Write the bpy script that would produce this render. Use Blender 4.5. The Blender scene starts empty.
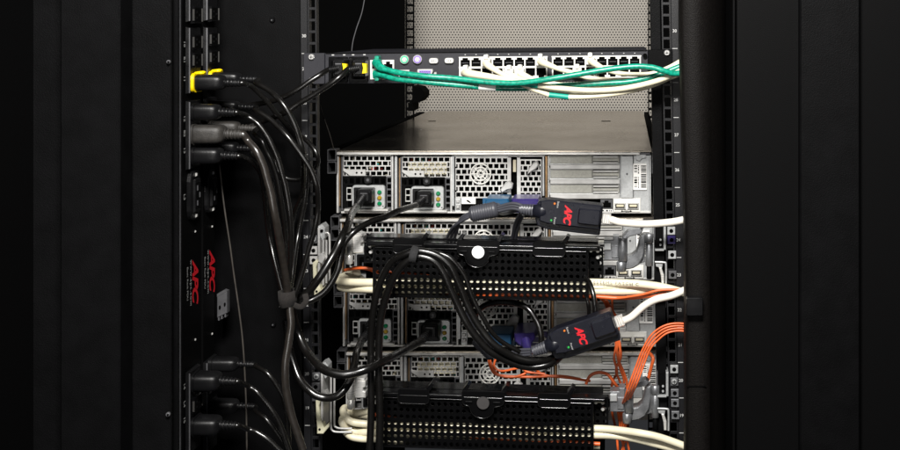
import bpy, math, random
from mathutils import Vector
random.seed(7)
sc = bpy.context.scene
COL = sc.collection
# ---------------------------------------------------------------- camera geometry
S = 0.00128          # metres per photo pixel in the plane of the rear rails (y = 0)
D = 1.55             # camera distance to that plane
VX, VY = 625.0, 26.0 # photo pixel of the optical axis (shifted lens)
CX, CZ = (VX-450)*S, (225-VY)*S
def K(y): return (D+y)/D*S
def bundle(path):   # cords draw together where the strap gathers them
    out = []
    for (x, y, d) in path:
        f = max(0, 1-abs(y-299)/70) if abs(x-288) < 14 else 0
        out.append((x, y, d*(1-f)+(-.078+(d+.07)*.22)*f))
    return out
def W(px, py, y=0.0):
    k = K(y)
    return Vector((CX+(px-VX)*k, y, CZ-(py-VY)*k))
def WX(px, py, X0):   # point where the sight line meets the upright plane x = X0
    t = (X0-CX)/((px-VX)*S)
    return Vector((X0, -D+t*D, CZ-(py-VY)*S*t))
def nowarp(x, y): return (x, y)

# ---------------------------------------------------------------- materials
def mat(name, col, rough=0.5, metal=0.0, spec=0.5, bump=0.0, bscale=400, var=0.0, vscale=60, coat=0.0, trans=0.0, emit=0, rvar=0.0, stretch=None, spots=None):
    m = bpy.data.materials.new(name); m.use_nodes = True
    nt = m.node_tree; b = nt.nodes['Principled BSDF']
    L = nt.links.new
    b.inputs['Base Color'].default_value = (*col, 1)
    b.inputs['Roughness'].default_value = rough
    b.inputs['Metallic'].default_value = metal
    b.inputs['Specular IOR Level'].default_value = spec
    if coat: b.inputs['Coat Weight'].default_value = coat; b.inputs['Coat Roughness'].default_value = 0.15
    if trans: b.inputs['Transmission Weight'].default_value = trans
    if emit: b.inputs['Emission Color'].default_value = (*col, 1); b.inputs['Emission Strength'].default_value = emit
    tc = nt.nodes.new('ShaderNodeTexCoord'); mp = nt.nodes.new('ShaderNodeMapping')
    L(tc.outputs['Object'], mp.inputs[0])
    if stretch: mp.inputs['Scale'].default_value = stretch
    if var or rvar:
        n = nt.nodes.new('ShaderNodeTexNoise'); n.inputs['Scale'].default_value = vscale; n.inputs['Detail'].default_value = 6
        L(mp.outputs[0], n.inputs['Vector'])
        if var:
            r = nt.nodes.new('ShaderNodeMapRange'); r.inputs[1].default_value = 0.3; r.inputs[2].default_value = 0.7
            r.inputs[3].default_value = 1-var; r.inputs[4].default_value = 1+var
            L(n.outputs[0], r.inputs[0])
            mx = nt.nodes.new('ShaderNodeMix'); mx.data_type = 'RGBA'; mx.blend_type = 'MULTIPLY'; mx.inputs[0].default_value = 1
            mx.inputs[6].default_value = (*col, 1); L(r.outputs[0], mx.inputs[7]); L(mx.outputs[2], b.inputs['Base Color'])
        if rvar:
            r2 = nt.nodes.new('ShaderNodeMapRange'); r2.inputs[1].default_value = 0.3; r2.inputs[2].default_value = 0.7
            r2.inputs[3].default_value = max(0.03, rough-rvar); r2.inputs[4].default_value = min(1, rough+rvar)
            L(n.outputs[0], r2.inputs[0]); L(r2.outputs[0], b.inputs['Roughness'])
    if spots:     # galvanised spangle / dust specks: (scale, strength)
        v = nt.nodes.new('ShaderNodeTexVoronoi'); v.inputs['Scale'].default_value = spots[0]; L(tc.outputs['Object'], v.inputs['Vector'])
        bw = nt.nodes.new('ShaderNodeRGBToBW'); L(v.outputs['Color'], bw.inputs[0])
        r = nt.nodes.new('ShaderNodeMapRange'); r.inputs[3].default_value = 1-spots[1]; r.inputs[4].default_value = 1+spots[1]
        L(bw.outputs[0], r.inputs[0])
        mx = nt.nodes.new('ShaderNodeMix'); mx.data_type = 'RGBA'; mx.blend_type = 'MULTIPLY'; mx.inputs[0].default_value = 1
        mx.inputs[6].default_value = (*col, 1); L(r.outputs[0], mx.inputs[7]); L(mx.outputs[2], b.inputs['Base Color'])
    if bump:
        n = nt.nodes.new('ShaderNodeTexNoise'); n.inputs['Scale'].default_value = bscale; n.inputs['Detail'].default_value = 3
        L(tc.outputs['Object'], n.inputs['Vector'])
        bp = nt.nodes.new('ShaderNodeBump'); bp.inputs['Strength'].default_value = bump; bp.inputs['Distance'].default_value = 0.0006
        L(n.outputs[0], bp.inputs['Height']); L(bp.outputs[0], b.inputs['Normal'])
    return m
M = dict(
 powder = mat('black_powder_coat', (.0020,.0020,.0022), .5, spec=.06, bump=.55, bscale=900, var=.25, vscale=40),
 railm = mat('black_rail_steel', (.006,.006,.007), .42, spec=.3, bump=.3, bscale=900),
 arm = mat('black_arm_steel', (.0015,.0015,.0017), .35, spec=.10),
 brown  = mat('brown_black_powder_coat', (.0040,.0034,.0031), .55, spec=.10, bump=.9, bscale=700, var=.25, vscale=300),
 dark   = mat('black_satin_sheet', (.0020,.0020,.0021), .5, spec=.05, bump=.4, bscale=900),
 void   = mat('deep_black', (.0012,.0012,.0012), .9, spec=.04),
 gloss  = mat('black_gloss_plastic', (.0025,.0025,.0028), .2, spec=.32, rvar=.06, vscale=90),
 plast  = mat('black_plastic', (.0042,.0042,.0046), .33, spec=.3, bump=.25, bscale=1500, rvar=.08),
 rubber = mat('black_cable_jacket', (.0035,.0032,.0029), .27, spec=.55, coat=.2, rvar=.05, vscale=60),
 dull   = mat('dull_dusty_plug', (.020,.018,.016), .55, bump=.5, bscale=900, var=.3, vscale=200),
 kvm    = mat('charcoal_sheet', (.016,.016,.020), .48, spec=.3, bump=.25, bscale=1200, rvar=.08),
 case   = mat('blue_black_case', (.007,.0075,.012), .30, spec=.35, bump=.3, bscale=1600, rvar=.05),
 grayc  = mat('grey_signal_cable', (.045,.046,.055), .42, bump=.2, bscale=500),
 silver = mat('bright_steel', (.72,.71,.68), .33, .6, rvar=.12, vscale=70, stretch=(1,1,14)),
 galv   = mat('galvanised_steel', (.46,.47,.47), .42, .6, spots=(420,.10), rvar=.1),
 pale   = mat('pale_zinc', (.52,.515,.50), .42, .55, var=.18, vscale=50, bump=.15),
 lid    = mat('server_lid_steel', (.46,.41,.34), .24, 1, var=.06, vscale=8, rvar=.05),
 cast   = mat('cast_zinc', (.22,.225,.235), .38, .7, bump=.5, bscale=500, var=.3, vscale=80),
 bronze = mat('bronze_spring', (.30,.19,.10), .35, .8, var=.3, vscale=100),
 door   = mat('beige_perforated_steel', (.35,.325,.285), .6, .1, var=.06, vscale=7),
 white  = mat('white_plastic', (.62,.61,.57), .45),
 slotm = mat('slot_cover_steel', (.34,.335,.30), .45, .5, spots=(500,.12)),
 rimm = mat('worn_black_rim', (.035,.034,.032), .45, spec=.4),  # lighter tone that stands in for light on the outlet edges
 grayj = mat('grey_brown_jacket', (.015,.0125,.0105), .3, spec=.7, coat=.3, bump=.15, bscale=300, var=.3, vscale=150),
 edge = mat('polished_black_edge', (.004,.004,.004), .16, spec=.9),
 label  = mat('white_label', (.78,.77,.74), .6, var=.04),
 ivory  = mat('ivory_cable', (.66,.61,.45), .40, var=.08, vscale=60, bump=.15, bscale=300),
 whitec = mat('white_cable', (.70,.66,.58), .38, var=.05, vscale=60, bump=.1, bscale=300),
 green  = mat('green_cable', (.004,.22,.14), .33, var=.45, vscale=260, bump=.15, bscale=300),
 gtape  = mat('green_tape', (.0,.26,.19), .5),
 orange = mat('orange_fibre', (.60,.105,.022), .42, var=.12, vscale=90),
 red    = mat('red_print', (.52,.008,.016), .45),
 print  = mat('grey_print', (.40,.40,.39), .6),
 yellow = mat('yellow_retainer', (.85,.60,.0), .4),
 ledg   = mat('green_lens', (.0,.16,.055), .2, coat=.5),
 leda   = mat('amber_lens', (.30,.19,.01), .2, coat=.5),
 ledge  = mat('lit_green_lamp', (.02,.30,.05), .3, emit=.3),
 ledo   = mat('orange_lens', (.65,.16,.02), .3),
 ps2g   = mat('mint_connector', (.04,.36,.20), .4),
 ps2p   = mat('purple_connector', (.20,.13,.40), .4),
 blue   = mat('blue_connector', (.007,.062,.14), .38),
 violet = mat('violet_connector', (.024,.015,.105), .35),
 velcro = mat('hook_and_loop', (.014,.014,.015), .9, bump=1, bscale=1800, var=.3, vscale=500),
 velbr  = mat('brown_hook_and_loop', (.009,.007,.006), .95, bump=1, bscale=1800, var=.4, vscale=500),
 clear  = mat('clear_plug_plastic', (.75,.72,.68), .15, trans=.55, spec=.6),
 wire   = mat('tan_wire', (.03,.026,.022), .5, var=.4, vscale=60),
 paint  = mat('white_dot', (.93,.93,.92), .5),
 gdot   = mat('grey_dot', (.04,.037,.037), .5, var=.1),
 cream  = mat('cream_insert', (.55,.50,.36), .5),
 brass  = mat('brass_pin', (.6,.45,.15), .3, .9),
 bred   = mat('red_component', (.35,.03,.02), .5), teal = mat('teal_component', (.02,.30,.28), .5),
 cdark  = mat('dark_zinc', (.085,.085,.09), .5, .4, var=.2),
 yclip  = mat('yellowed_nylon', (.52,.50,.36), .5, var=.15),
)

# ---------------------------------------------------------------- mesh builder
class MB:
    def __init__(s): s.v = []; s.f = []; s.m = []; s.s = []; s.mats = []
    def mi(s, m):
        m = M[m] if isinstance(m, str) else m
        if m not in s.mats: s.mats.append(m)
        return s.mats.index(m)
    def add(s, vs, fs, m, smooth=False):
        o = len(s.v); i = s.mi(m)
        s.v += [tuple(v) for v in vs]
        for f in fs: s.f.append(tuple(a+o for a in f)); s.m.append(i); s.s.append(smooth)
        return s
    def build(s, name, parent=None, loc=None):
        me = bpy.data.meshes.new(name)
        o = bpy.data.objects.new(name, me); COL.objects.link(o)
        base = Vector((0,0,0))
        if parent is not None:
            o.parent = parent; p = parent
            while p is not None: base = base + p.location; p = p.parent
        else:
            n = len(s.v); base = sum((Vector(v) for v in s.v), Vector((0,0,0)))/n
            base.z = min(v[2] for v in s.v)
            o.location = base
        me.from_pydata([(v[0]-base.x, v[1]-base.y, v[2]-base.z) for v in s.v], [], s.f)
        for m in s.mats: me.materials.append(m)
        me.polygons.foreach_set('material_index', s.m); me.polygons.foreach_set('use_smooth', s.s)
        me.update()
        return o
    # --- shapes given in photo pixels at their own depth y0 (front) .. y1 (back)
    def prism(s, pts, y0, y1, m, b=0.0, wp=nowarp, smooth=False, mf=None):
        pts = [wp(*p) for p in pts]
        ar = sum(pts[i][0]*pts[(i+1)%len(pts)][1]-pts[(i+1)%len(pts)][0]*pts[i][1] for i in range(len(pts)))
        if ar < 0: pts = pts[::-1]
        n = len(pts); k = K(y0)
        outer = [W(x, y, y0) for x, y in pts]
        back = [Vector((v.x, y1, v.z)) for v in outer]
        if b > 0:
            ins = inset(pts, b)
            fr = [W(x, y, y0) for x, y in ins]
            mid = [Vector((v.x, y0+b*k, v.z)) for v in outer]
            vs = fr+mid+back
            fs = [tuple(range(n))]+[(n+i, n+(i+1)%n, (i+1)%n, i) for i in range(n)]+[(2*n+i, 2*n+(i+1)%n, n+(i+1)%n, n+i) for i in range(n)]
            fs.append(tuple(reversed(range(2*n, 3*n))))
        else:
            vs = outer+back
            fs = [tuple(range(n))]+[(n+i, n+(i+1)%n, (i+1)%n, i) for i in range(n)]+[tuple(reversed(range(n, 2*n)))]
        if mf:
            s.add(vs, fs[:1], mf); s.add(vs, fs[1:], m, smooth)
        else:
            s.add(vs, fs[:1], m); s.add(vs, fs[1:], m, smooth)
        return s
    def box(s, x0, y0, x1, y1, d0, d1, m, b=0.0, wp=nowarp):
        return s.prism([(x0,y0),(x1,y0),(x1,y1),(x0,y1)], d0, d1, m, b, wp)
    def rr(s, x0, y0, x1, y1, r, d0, d1, m, b=0.0, wp=nowarp):
        return s.prism(rrect(x0,y0,x1,y1,r), d0, d1, m, b, wp)
    def disc(s, cx, cy, r, d0, d1, m, b=0.0, n=16, wp=nowarp, ry=None):
        ry = ry or r
        return s.prism([(cx+r*math.cos(2*math.pi*i/n), cy+ry*math.sin(2*math.pi*i/n)) for i in range(n)], d0, d1, m, b, wp, smooth=True)
    def frame(s, x0, y0, x1, y1, t, d0, d1, m, wp=nowarp):
        s.box(x0,y0,x1,y0+t,d0,d1,m,0,wp); s.box(x0,y1-t,x1,y1,d0,d1,m,0,wp)
        s.box(x0,y0+t,x0+t,y1-t,d0,d1,m,0,wp); s.box(x1-t,y0+t,x1,y1-t,d0,d1,m,0,wp); return s
    def grill(s, x0, y0, x1, y1, nx, ny, bar, d0, d1, m, stag=True, wp=nowarp):
        px, py = (x1-x0)/nx, (y1-y0)/ny
        for j in range(ny+1):
            yy = y0+j*py; s.box(x0, yy-bar/2, x1, yy+bar/2, d0, d1, m, 0, wp)
        for j in range(ny):
            a, c = y0+j*py+bar/2, y0+(j+1)*py-bar/2
            xs = [x0+i*px for i in range(nx+1)] if not (stag and j % 2) else [x0]+[x0+(i+.5)*px for i in range(nx)]+[x1]
            for x in xs:
                xa, xb = max(x0, x-bar/2), min(x1, x+bar/2)
                s.box(xa, a, xb, c, d0, d1, m, 0, wp)
        return s
    def holes(s, x0, y0, nx, ny, p, q, r, d0, th, m, wp=nowarp, n=8):
        """sheet of real round holes on a square pitch p x q"""
        for j in range(ny):
            for i in range(nx):
                cx, cy = x0+(i+.5)*p, y0+(j+.5)*q
                out = [(cx+p/2*a, cy+q/2*b) for a, b in ((1,0),(1,1),(0,1),(-1,1),(-1,0),(-1,-1),(0,-1),(1,-1))]
                inn = [(cx+r*math.cos(math.pi/4*k), cy+r*math.sin(math.pi/4*k)) for k in range(8)]
                O = [W(*wp(*t), d0) for t in out]; I = [W(*wp(*t), d0) for t in inn]
                B = [Vector((v.x, d0+th, v.z)) for v in I]
                vs = O+I+B
                s.add(vs, [(k, (k+1)%8, 8+(k+1)%8, 8+k) for k in range(8)]+[(8+k, 8+(k+1)%8, 16+(k+1)%8, 16+k) for k in range(8)], m)
        return s
    def tube(s, pts, r, m, n=12, sub=8, sq=2.0, ar=1.0, up=None, caps=True, smooth=True, spline=True, wob=0.0):
        """pts world points; r radius (or list); ar: width/height ratio; sq: squareness of the section"""
        P, R = [], []
        rl = r if isinstance(r, (list, tuple)) else [r]*len(pts)
        if spline and len(pts) > 2:
            for i in range(len(pts)-1):
                p0 = pts[max(0,i-1)]; p1 = pts[i]; p2 = pts[i+1]; p3 = pts[min(len(pts)-1,i+2)]
                for t in range(sub):
                    t /= sub
                    P.append(0.5*((2*p1)+(p2-p0)*t+(2*p0-5*p1+4*p2-p3)*t*t+(3*p1-p0-3*p2+p3)*t**3)); R.append(rl[i]*(1-t)+rl[i+1]*t)
            P.append(pts[-1]); R.append(rl[-1])
        else: P = list(pts); R = list(rl)
        if wob:
            ph = random.random()*9
            for i in range(1, len(P)-1):
                P[i] = P[i]+Vector((math.sin(i*.55+ph), math.cos(i*.4+ph), math.sin(i*.47+ph*2)))*wob
        N = len(P)
        T = [(P[min(i+1,N-1)]-P[max(i-1,0)]).normalized() for i in range(N)]
        u = up or Vector((0,0,1))
        if abs(T[0].dot(u)) > .95: u = Vector((0,1,0))
        u = (u-T[0]*u.dot(T[0])).normalized()
        vs = []
        for i in range(N):
            u = (u-T[i]*u.dot(T[i])).normalized(); w = T[i].cross(u)
            for j in range(n):
                a = 2*math.pi*(j+.5)/n; c, d = math.cos(a), math.sin(a)
                q = (abs(c)**sq+abs(d)**sq)**(-1/sq)
                vs.append(P[i]+(w*c*q*ar+u*d*q)*R[i])
        fs = [(i*n+j, i*n+(j+1)%n, (i+1)*n+(j+1)%n, (i+1)*n+j) for i in range(N-1) for j in range(n)]
        s.add(vs, fs, m, smooth)
        if caps:
            s.add(vs[:n], [tuple(reversed(range(n)))], m); s.add(vs[-n:], [tuple(range(n))], m)
        return s
    def text(s, txt, size, org, right, up, m, bold=0.0, shear=0.0, depth=0.0003, space=1.0, stretch=1.0):
        cu = bpy.data.curves.new('t', 'FONT'); cu.body = txt; cu.size = size; cu.shear = shear; cu.offset = bold; cu.space_character = space
        cu.align_x = 'CENTER'; cu.align_y = 'CENTER'; cu.resolution_u = 3
        o = bpy.data.objects.new('t', cu); COL.objects.link(o)
        dg = bpy.context.evaluated_depsgraph_get(); dg.update()
        me = bpy.data.meshes.new_from_object(o.evaluated_get(dg))
        nrm = right.cross(up)
        s.add([org+right*v.co.x*stretch+up*v.co.y+nrm*depth for v in me.vertices], [tuple(p.vertices) for p in me.polygons], m)
        bpy.data.objects.remove(o); bpy.data.curves.remove(cu); bpy.data.meshes.remove(me)
        return s
def rrect(x0, y0, x1, y1, r, n=4):
    p = []
    for cx, cy, a0 in ((x1-r,y0+r,-90),(x1-r,y1-r,0),(x0+r,y1-r,90),(x0+r,y0+r,180)):
        for i in range(n+1):
            a = math.radians(a0+90*i/n); p.append((cx+r*math.cos(a), cy+r*math.sin(a)))
    return p
def inset(pts, b):
    n = len(pts); out = []
    for i in range(n):
        a, p, c = Vector(pts[i-1]), Vector(pts[i]), Vector(pts[(i+1)%n])
        e1 = (p-a); e2 = (c-p)
        if e1.length < 1e-6 or e2.length < 1e-6: out.append(tuple(p)); continue
        e1.normalize(); e2.normalize()
        n1 = Vector((-e1.y, e1.x)); n2 = Vector((-e2.y, e2.x))
        d = n1+n2; d = d/max(.3, (1+n1.dot(n2)))
        out.append(tuple(p+d*b))
    return out

# ---------------------------------------------------------------- scene objects
def tag(o, label, cat, group=None, kind=None):
    o['label'] = label; o['category'] = cat
    if group: o['group'] = group
    if kind: o['kind'] = kind
    return o
def thing(name, label, cat, loc, group=None):
    o = bpy.data.objects.new(name, None); o.empty_display_size = .02; COL.objects.link(o); o.location = loc
    return tag(o, label, cat, group)
def copy_tree(o, parent=None):
    c = o.copy(); COL.objects.link(c)
    if parent: c.parent = parent
    for ch in list(kids[o.name]) if o.name in kids else []:
        copy_tree(ch, c)
    return c
def all_kids():
    d = {}
    for o in COL.objects:
        if o.parent: d.setdefault(o.parent.name, []).append(o)
    return d
R_, U_ = Vector((1,0,0)), Vector((0,0,1))

# ================================================================ THE CABINET
cab = thing('rack_cabinet', 'black rack cabinet with numbered mounting rails and beige perforated door at the back', 'rack cabinet', (0, .3, W(0,470,0).z))
# perforated front door, seen from inside
m = MB()
dy = .98
p = 3.0; q = 2.6; x = 400
row = 0; y = -12.0
while y < 132:
    off = 0 if row % 2 else p/2
    for i in range(87):
        cx, cy = 400+off+i*p, y
        out = [(cx+dx*p/2, cy+dz) for dx, dz in ((1,.22*q),(0,.78*q),(-1,.22*q),(-1,-.22*q*2.05),(0,-.56*q*.0-.78*q*.0-.22*q*0-.0-.0-.0-q*.5) ,(1,-.22*q*2.05))]
        # pointed-top hexagonal cell with a hexagonal hole
        out = [(cx+p/2*c, cy+q*.6667*s_*1.0) for c, s_ in ((1,.5),(0,1),(-1,.5),(-1,-.5),(0,-1),(1,-.5))]
        inn = [(cx+.74*math.cos(math.radians(t)), cy+.74*math.sin(math.radians(t))) for t in (30,90,150,210,270,330)]
        O = [W(a, b, dy) for a, b in out]; I = [W(a, b, dy) for a, b in inn]; B = [Vector((v.x, dy+.0012, v.z)) for v in I]
        m.add(O+I+B, [(k,(k+1)%6,6+(k+1)%6,6+k) for k in range(6)]+[(6+k,6+(k+1)%6,12+(k+1)%6,12+k) for k in range(6)], 'door')
    y += q; row += 1
m.box(398, 132, 662, 420, dy, dy+.001, 'door')
m.build('perforated_door', cab)
# front mounting rails with square holes, and the black infill beside them
def front_rail(x0, x1):
    m = MB(); d = .72
    m.box(x0, -60, x0+1.2, 440, d, d+.004, 'void'); m.box(x1-1.2, -60, x1, 440, d, d+.004, 'void')
    yy = -60
    while yy < 440:
        m.box(x0+1.2, yy, x1-1.2, yy+2.2, d+.001, d+.004, 'void'); yy += 8.0
    m.build('mounting_rail', cab)
front_rail(405.5, 414); front_rail(648, 657)
m = MB(); m.box(150, -80, 404.8, 460, .73, .732, 'void'); m.build('infill_panel', cab)
m = MB(); m.box(657.4, -80, 760, 460, .73, .74, 'void'); m.build('infill_panel', cab)
# inner side of the cabinet, baffle by the left rail, back posts
m = MB()
m.box(214, -60, 300.5, 480, .02, .026, 'powder')
for sx, sy in ((272,20),(272,253),(273,325),(262,-8)):
    m.disc(sx, sy, 2.6, .017, .02, 'powder', .5); m.disc(sx-.5, sy+.2, .9, .0155, .0172, 'cdark', .3)
m.build('baffle_panel', cab)
m = MB()   # left side wall the power strips hang on
XP = -.289
def side_poly(mb, pts, X0, th, mt, b=0):
    """flat slab on the plane x=X0 facing +x; pts in photo pixels"""
    P = [WX(a, c, X0) for a, c in pts]
    Q = [Vector((X0-th, v.y, v.z)) for v in P]; n = len(P)
    mb.add(P+Q, [tuple(range(n))]+[(i,n+i,n+(i+1)%n,(i+1)%n) for i in range(n)]+[tuple(reversed(range(n,2*n)))], mt)
def side_box(mb, ya, yb, za, zb, xa, xb, mt, ch=.0):
    vs = [Vector((x,y,z)) for x in (xa,xb) for y in (ya,yb) for z in (za,zb)]
    if ch:
        vs[4] += Vector((0,ch,ch)); vs[5] += Vector((0,ch,-ch)); vs[6] += Vector((0,-ch,ch)); vs[7] += Vector((0,-ch,-ch))
    mb.add(vs, [(0,1,3,2),(4,6,7,5),(0,4,5,1),(2,3,7,6),(0,2,6,4),(1,5,7,3)], mt)
zt, zb = W(0,-60,0).z, W(0,490,0).z
side_box(m, -.40, .30, zb, zt, -.40, -.394, 'dark'); m.build('side_panel', cab)
m = MB()
for a, b_, d0, mt in ((-90,171.0,-.285,'powder'),(172.6,178.0,-.262,'powder')):
    m.rr(a, -90, b_, 540, 1.6, d0, d0+.004, mt, .8)
m.rr(60, -90, 120, 540, 4, -.32, -.29, 'powder', 1.5)
m.disc(168, 62, 2.0, -.289, -.285, 'cdark', .6); m.disc(167.5, 415, 2.2, -.289, -.285, 'cdark', .6)
m.disc(168, 62, .9, -.2905, -.289, 'void'); m.disc(167.5, 415, .9, -.2905, -.289, 'void')
m.build('corner_post', cab)
m = MB(); m.box(179.2, -90, 180.4, 540, -.172, -.170, 'cdark', .2); m.build('edge_trim', cab)
# right hand cover: textured column and door edge
m = MB()
sl = lambda x, y: (x+min(6, max(0, (y-40)*.022)), y)
prof = [(681,-.06),(680,-.118),(681,-.126),(684,-.130),(697,-.130),(704,-.127),(711,-.119),(718,-.106),(724,-.09),(729,-.07),(732,-.05)]
ys_ = [-90,40,100,160,230,300,540]; n_ = len(prof); vs_ = []
for yy in ys_:
    for (xx, dd) in prof:
        xx2 = xx+(min(5.5, max(0,(yy-40)*.026)) if xx < 705 else 0)
        r_ = W(xx2, yy, -.13); vs_.append(Vector((CX+(xx2-VX)*K(-.13), dd, r_.z)))
m.add(vs_, [(a*n_+b, (a+1)*n_+b, (a+1)*n_+b+1, a*n_+b+1) for a in range(len(ys_)-1) for b in range(n_-1)], 'brown', True)
m.build('textured_column', cab)
m = MB(); m.box(732.6, -90, 735.2, 540, -.16, -.06, 'dark', .5); m.rr(736, -90, 990, 540, 2, -.15, -.08, 'dark', 1.2)
m.rr(800, -90, 860, 540, 4, -.165, -.151, 'powder', 1.5); m.build('door_edge', cab)
m = MB(); m.rr(686.5, 298, 703, 316, 1.5, -.142, -.1305, 'plast', .7); m.build('plastic_catch', cab)
m = MB(); m.box(687, 386, 706, 386.7, -.1315, -.1302, 'dark'); m.build('seam', cab)
# rear rails (leaning very slightly, as in the photograph)
def rear_rail(x_lab0, x_lab1, x_h0, x_h1, x_out, labels, wp, name_side):
    m = MB()
    m.box(x_lab0, -60, x_lab1, 490, 0, .0025, 'railm', .3, wp)
    e0, e1 = min(x_h0, x_h1), max(x_h0, x_h1)
    m.box(e0, -60, e0+1.2, 490, 0, .012, 'railm', 0, wp); m.box(e1-1.2, -60, e1, 490, 0, .012, 'railm', 0, wp)
    yy = labels[0][1]-34.5*3+5
    while yy < 480:
        m.box(e0+1.2, yy, e1-1.2, yy+2.8, 0, .0025, 'railm', .2, wp); yy += 11.6
    if x_out: m.box(x_out[0], -60, x_out[1], 490, .006, .03, 'powder', .3, wp)
    m.build('mounting_rail', cab)
    n = MB()
    xc = (x_lab0+x_lab1)/2 if name_side == 'l' else 674.6
    for t, yy in labels:
        c = wp(xc, yy)
        n.text(t, .0055, W(c[0], c[1], -.0005), R_, U_, 'print', bold=.00008)
        n.box(xc-2.6, yy+17.2, xc+2.6, yy+17.8, -.0006, 0, 'print', 0, wp)
    n.build('rail_numbers', cab)
wl = lambda x, y: (x+(y-36)*.0085, y)
wr = lambda x, y: (x+(y-31)*.018, y)
rear_rail(300.6, 307.5, 308, 316.5, None, [('30',36),('29',69),('28',103),('27',137),('26',170),('25',203),('24',237),('23',271),('22',305),('21',340),('20',374),('19',408)], wl, 'l')
rear_rail(671.4, 684, 662, 671, (650.5,660.5), [('30',31),('29',65),('28',100),('27',135),('26',170),('25',205),('24',240),('23',275),('22',310),('21',345),('20',380.5),('19',415.5)], wr, 'r')
# door pivot seen dark against the perforated door
m = MB(); m.prism([(412,86),(420,87.5),(424,92),(424,97),(420,102),(412,103.5)], .60, .66, 'void', .5); m.box(408,103,413,111,.6,.66,'void'); m.build('door_pivot', cab)

# ================================================================ POWER STRIPS ON THE LEFT
def zpx(py, y): return CZ-(py-VY)*K(y)
def power_strip(pxa, pxb, label, spec):
    ya, yb = WX(pxa, 0, XP).y, WX(pxb, 0, XP).y
    yc = (ya+yb)/2
    t = thing('power_distribution_unit', label, 'power strip', (XP-.03, yc, W(0,500,0).z), 'upright power strips')
    m = MB(); side_box(m, ya+.0015, yb-.0015, zpx(500,yc), zpx(-70,yc), XP-.06, XP, 'dark', .001); m.build('housing', t)
    for (p0, p1) in spec['banks']:
        m = MB(); side_box(m, yc-.020, yc+.020, zpx(p1,yc), zpx(p0,yc), XP, XP+.004, 'plast', .0012)
        side_box(m, yc-.0205, yc-.0185, zpx(p1,yc)+.001, zpx(p0,yc)-.001, XP+.004, XP+.0052, 'cdark', .0004); m.build('outlet_bank', t)  # lighter strip painted in for the lit edge of the bank
    for (pc, hh) in spec['outlets']:
        m = MB(); z = zpx(pc, yc); h = hh*K(yc)/2
        P = [Vector((XP+.0046, yc-.012, z-h)), Vector((XP+.0046, yc+.012, z-h)), Vector((XP+.0046, yc+.012, z+h)), Vector((XP+.0046, yc-.012, z+h))]
        side_box(m, yc-.0135, yc+.0135, z-h, z+h, XP, XP+.0075, 'gloss', .0015)
        side_box(m, yc-.010, yc+.010, z-h*.72, z+h*.72, XP+.0075, XP+.0078, 'void')
        side_box(m, yc+.0128, yc+.0142, z-h*.7, z+h*.7, XP+.003, XP+.0085, 'rimm'); side_box(m, yc-.0142, yc-.0132, z-h*.6, z+h*.6, XP+.006, XP+.0082, 'rimm')  # lit side edges of the outlet, painted as lighter strips
        for a, b in ((-.005,.3),(-.005,-.3),(.004,0)):
            side_box(m, yc+a-.0007, yc+a+.0007, z+h*(b-.12), z+h*(b+.12), XP+.0078, XP+.0083, 'plast')
        m.build('outlet', t)
    for (pc, hh) in spec['big']:
        m = MB(); z = zpx(pc, yc); h = hh*K(yc)/2
        n = 20; ring = lambda s_, X: [Vector((X, yc+.0165*s_*math.copysign(abs(math.cos(a))**.6, math.cos(a)), z+h*s_**.4*math.copysign(abs(math.sin(a))**.45, math.sin(a)))) for a in [2*math.pi*i/n for i in range(n)]]
        A, B, C = ring(1, XP), ring(.97, XP+.004), ring(.86, XP+.005)
        m.add(A+B+C, [(i,(i+1)%n,n+(i+1)%n,n+i) for i in range(n)]+[(n+i,n+(i+1)%n,2*n+(i+1)%n,2*n+i) for i in range(n)]+[tuple(range(2*n,3*n))], 'plast')
        side_box(m, yc-.010, yc+.010, z-h*.66, z+h*.66, XP+.004, XP+.0075, 'plast', .001)
        side_box(m, yc-.0075, yc+.0075, z-h*.52, z+h*.52, XP+.0075, XP+.008, 'gloss')
        for a, b in ((-.003,.3),(-.003,-.3),(.0045,0)):
            side_box(m, yc+a-.001, yc+a+.001, z+h*(b-.10), z+h*(b+.10), XP+.008, XP+.0087, 'cdark')
        for sg in (-1, 1): side_box(m, yc-.002, yc+.002, z+sg*h*.82-.002, z+sg*h*.82+.002, XP+.005, XP+.0065, 'silver', .0006)
        m.build('large_outlet', t)
    m = MB()
    dn, dp = Vector((0,0,-1)), Vector((0,1,0))
    cy = zpx(spec['logo'], yc); Lg = spec['len']*K(yc)
    m.text('APC', Lg*.52, Vector((XP+.0004, yc+.009, cy)), dn, dp, 'red', bold=Lg*.018, shear=.35, space=.92, stretch=1.02)
    m.build('logo', t)
    m = MB()
    m.text('www.apc.com', Lg*.165, Vector((XP+.0004, yc-.004, cy)), dn, dp, 'print', space=1.15); m.text('Basic Rack PDU', Lg*.12, Vector((XP+.0004, yc-.0155, cy+Lg*.02)), dn, dp, 'print', space=1.0)
    for txt, py in spec['marks']: m.text(txt, .0075, Vector((XP+.0006, ya+.007, zpx(py, ya))), dn, dp, 'print', bold=.0001)
    m.build('lettering', t)
    for py in spec['dots']:
        m = MB(); side_box(m, yc+.010, yc+.0125, zpx(py,yc)-.0012, zpx(py,yc)+.0012, XP, XP+.0012, 'silver', .0005)
        m.build('rivet', t)
    return yc
yN = power_strip(181.5, 201.5, 'left one of the two black upright power strips, its red logo lower', dict(
    banks=[(-40,22),(27,93),(100,168),(368,450)], outlets=[(15,19),(42,17),(60,17),(403,17)], big=[(195,50)], logo=282, len=43,
    marks=[('10',44),('B1',60),('11',79),('12',119),('B2',134),('13',151),('L3',198),('14',388),('L4',406),('15',422)], dots=[233,342]))
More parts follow.
